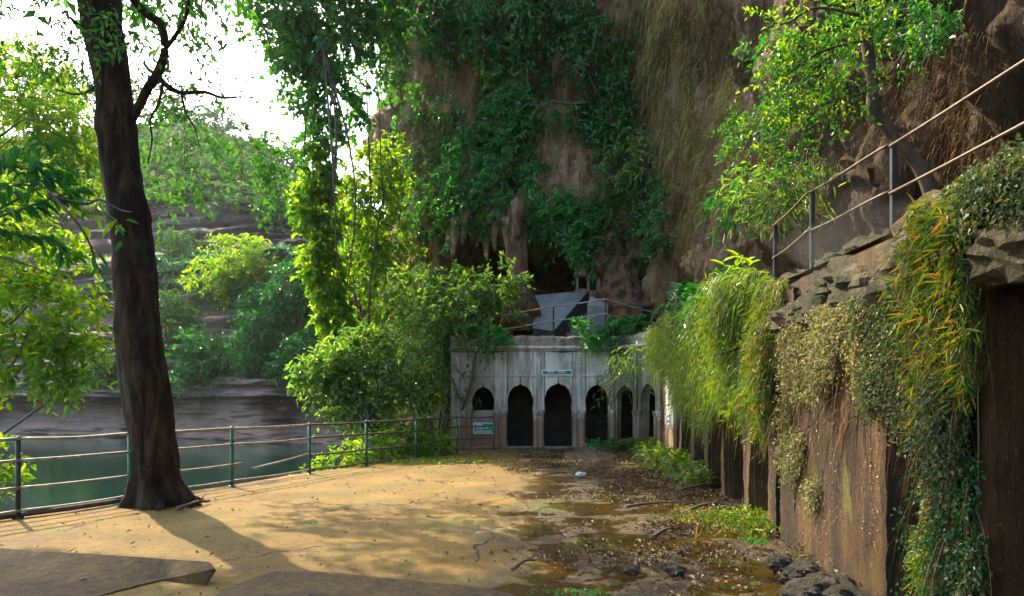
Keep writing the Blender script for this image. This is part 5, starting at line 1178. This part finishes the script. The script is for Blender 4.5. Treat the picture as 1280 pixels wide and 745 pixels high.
fern_thing('emerald palm-like fern clump on the wall top under the dry grass curtain', wpt(Yv, wtop(Yv) + rng.uniform(0, .25, n_), rng.uniform(-.2, .3, n_)), nE + rdir(n_) * .7 + np.array([0, 0, .3]), rng.uniform(.6, 1.1, n_), 'leaf_dark', Wd=.3, leaf=.3)
n_ = 130; p = np.array([at(rng.uniform(722, 815), rng.uniform(398, 436), 22.6) for _ in range(n_)])
fern_thing('green ferns hanging over the right corner of the temple parapet', p, np.array([0, -1, 0]) + rdir(n_) * .8, rng.uniform(.4, .85, n_), 'leaf_emerald', Wd=.3, leaf=.28)
n_ = 34; p = np.array([at(rng.uniform(578, 640), rng.uniform(412, 432), 22.7) for _ in range(n_)])
fern_thing('bright ferns drooping over the left end of the temple parapet', p, np.array([0, -1, 0]) + rdir(n_) * .8, rng.uniform(.5, .9, n_), 'leaf_emerald', Wd=.3, leaf=.28)
bamboo('dark shiny long leaves hanging in front of the two narrow side arches', 795, 450, 32, 22, 20.6, 60, .22, 'leaf_gloss', 'hanging_plant', 'plant', .5, .8, .18, 43)
bamboo('yellowish hanging leaves at the edge of the fourth arch', 768, 480, 14, 22, 21.6, 20, .2, 'grass', 'hanging_plant', 'plant', .4, 1.0, .16, 44)
n_ = 14; p = wpt(rng.uniform(4.62, 4.75, n_), rng.uniform(.4, .7, n_), np.full(n_, .03))
fern_thing('light green fern tuft low on the edge of the dark doorway', p, nE + rdir(n_) * .6, rng.uniform(.18, .3, n_), 'grass', Wd=.4)
n_ = 30; p = wpt(rng.uniform(8.2, 9.4, n_), rng.uniform(1.7, 2.2, n_), np.full(n_, .12))
fern_thing('green fern fronds dangling from the arcade wall over a dark opening', p, nE + rdir(n_) * .6, rng.uniform(.25, .45, n_), 'leaf_emerald', Wd=.34)
# ferns along the foot of the arcade
n_ = 330; t_ = rng.uniform(0, 1, n_); Yf = 21.6 - 9.2 * t_; off = rng.uniform(.05, .75, n_) * (1 - .45 * t_)
p = xyz(np.where(Yf > 20.9, 3.55 + (21.6 - Yf), wx(np.minimum(Yf, 20.9))), Yf, rng.uniform(0, .12, n_)) + nE * off[:, None]
fern_thing('long bank of soft ferns along the foot of the curved arcade', p, nE * .6 + rdir(n_) + np.array([0, 0, .5]), rng.uniform(.35, .65, n_), 'grass', Wd=.34, leaf=.3, droop=.8, rise=.9)
n_ = 110; p = np.array([at(rng.uniform(735, 800), 500, 22.3) for _ in range(n_)]); p[:, 2] = rng.uniform(0, .1, n_); p[:, 1] += rng.uniform(-.5, .3, n_)
fern_thing('low dark ferns in front of the fourth arch', p, rdir(n_) + np.array([0, -.3, .5]), rng.uniform(.25, .5, n_), 'leaf_emerald', Wd=.34, leaf=.3, rise=.9)
def weeds(label, px, py, rx, ry, n, L, mat, group='weeds on the wet ground'):
    c = ground_at(px, py); q = c + rng.normal(0, 1, (n, 3)) * np.array([rx, ry, 0]); q[:, 2] = .01
    g = Geo(); d = rdir(n) * np.array([1, 1, .3]); h_ = n // 2
    blades(g, q[:h_], d[:h_], rng.uniform(.5, 1.2, h_) * L, .012, .8, 1.0)
    sprigs(g, q[h_:], rdir(n - h_) * .6 + np.array([0, 0, .8]), rng.uniform(.5, 1.2, n - h_) * L * .8, 6, L * .28, L * .12, .3)
    o = obj('weed_clump', g, M[mat]); tag(o, label, 'weeds', group); o['kind'] = 'stuff'
weeds('yellow-green weeds spreading at the foot of the pillars beside the puddle', 905, 655, .32, .45, 420, .2, 'grass_gold')
weeds('fresh leafy weeds against the foot of the wall before the dark openings', 945, 655, .22, .4, 300, .24, 'grass')
weeds('tiny bright tuft in the puddle', 943, 680, .06, .05, 40, .12, 'leaf_emerald')
weeds('small weeds near the bottom right litter', 900, 706, .1, .08, 40, .1, 'grass')
weeds('little green tuft at the threshold of the second arch', 677, 567, .14, .1, 60, .16, 'leaf_emerald')
weeds('small yellow weeds before the fern bank', 815, 584, .3, .2, 90, .14, 'grass')
weeds('low grass and weeds along the railing foot below the temple corner', 540, 578, .8, .35, 260, .2, 'leaf_bright')
weeds('mossy green growth at the bottom middle edge', 720, 745, .2, .08, 80, .08, 'leaf_emerald')

# splashing drip water
for (px, py, n_, s_, lab) in ((880, 600, 150, .22, 'white splash of dripping water at the foot of the pillars'), (735, 578, 160, .2, 'faint splash of dripping water before the fourth arch'), (1040, 715, 70, .25, 'glinting drops splashing among the stones by the wet wall')):
    c = ground_at(px, py); q = c + rng.normal(0, 1, (n_, 3)) * np.array([s_, s_, 0]); q[:, 2] = np.abs(rng.normal(0, .13, n_)) + .02
    g = Geo(); r = rng.uniform(.002, .0055, n_)[:, None]
    V = np.stack([q + r * np.array(v_) for v_ in ((1, 0, 0), (-1, 0, 0), (0, 1, 0), (0, -1, 0), (0, 0, 1.6), (0, 0, -1.6))], 1)
    b = np.arange(n_)[:, None] * 6; g.add(V.reshape(-1, 3), tris=np.concatenate([b + np.array(f) for f in ((0, 2, 4), (2, 1, 4), (1, 3, 4), (3, 0, 4), (2, 0, 5), (1, 2, 5), (3, 1, 5), (0, 3, 5))]))
    o = obj('water_splash', g, M['white_scrap'], kind='stuff'); o['label'] = lab; o['category'] = 'splash'

# ================================================================== HAZE
if HAZE > 0:
    g = Geo(); box(g, (-30, 110, 45), (600, 360, 98.4)); hz = obj('haze', g, None, kind='stuff')
    m = bpy.data.materials.new('haze'); m.use_nodes = True; m.node_tree.nodes.remove(m.node_tree.nodes['Principled BSDF'])
    v = m.node_tree.nodes.new('ShaderNodeVolumePrincipled'); v.inputs['Color'].default_value = (.93, .97, 1, 1); v.inputs['Density'].default_value = HAZE; v.inputs['Anisotropy'].default_value = .7
    m.node_tree.links.new(v.outputs[0], m.node_tree.nodes['Material Output'].inputs['Volume']); hz.data.materials.append(m)

def mist(c, r, dens, lab):
    g = rock_geo((0, 0, 0), (1, 1, -1), 3, 32, .7, 1.6); o = obj('mist', g, None, kind='stuff', label=lab); o['category'] = 'mist'; o.location = Vector(c); o.scale = r
    m = bpy.data.materials.new('mist'); m.use_nodes = True; m.node_tree.nodes.remove(m.node_tree.nodes['Principled BSDF'])
    v = m.node_tree.nodes.new('ShaderNodeVolumePrincipled'); v.inputs['Color'].default_value = (1, 1, 1, 1); v.inputs['Density'].default_value = dens; v.inputs['Anisotropy'].default_value = .5
    m.node_tree.links.new(v.outputs[0], m.node_tree.nodes['Material Output'].inputs['Volume']); o.data.materials.append(m)
mist(ground_at(735, 578, 0) + np.array([0, 0, .12]), (.55, .5, .3), .07, 'faint mist of splashing drips before the fourth arch')
mist(ground_at(878, 605, 0) + np.array([-.1, 0, .1]), (.45, .6, .25), .1, 'mist of splashing drips at the foot of the pillars')
mist(at(1062, 300, 6.9), (.5, .9, .3), .05, 'thin spray drifting over the rocky ledge below the railing')
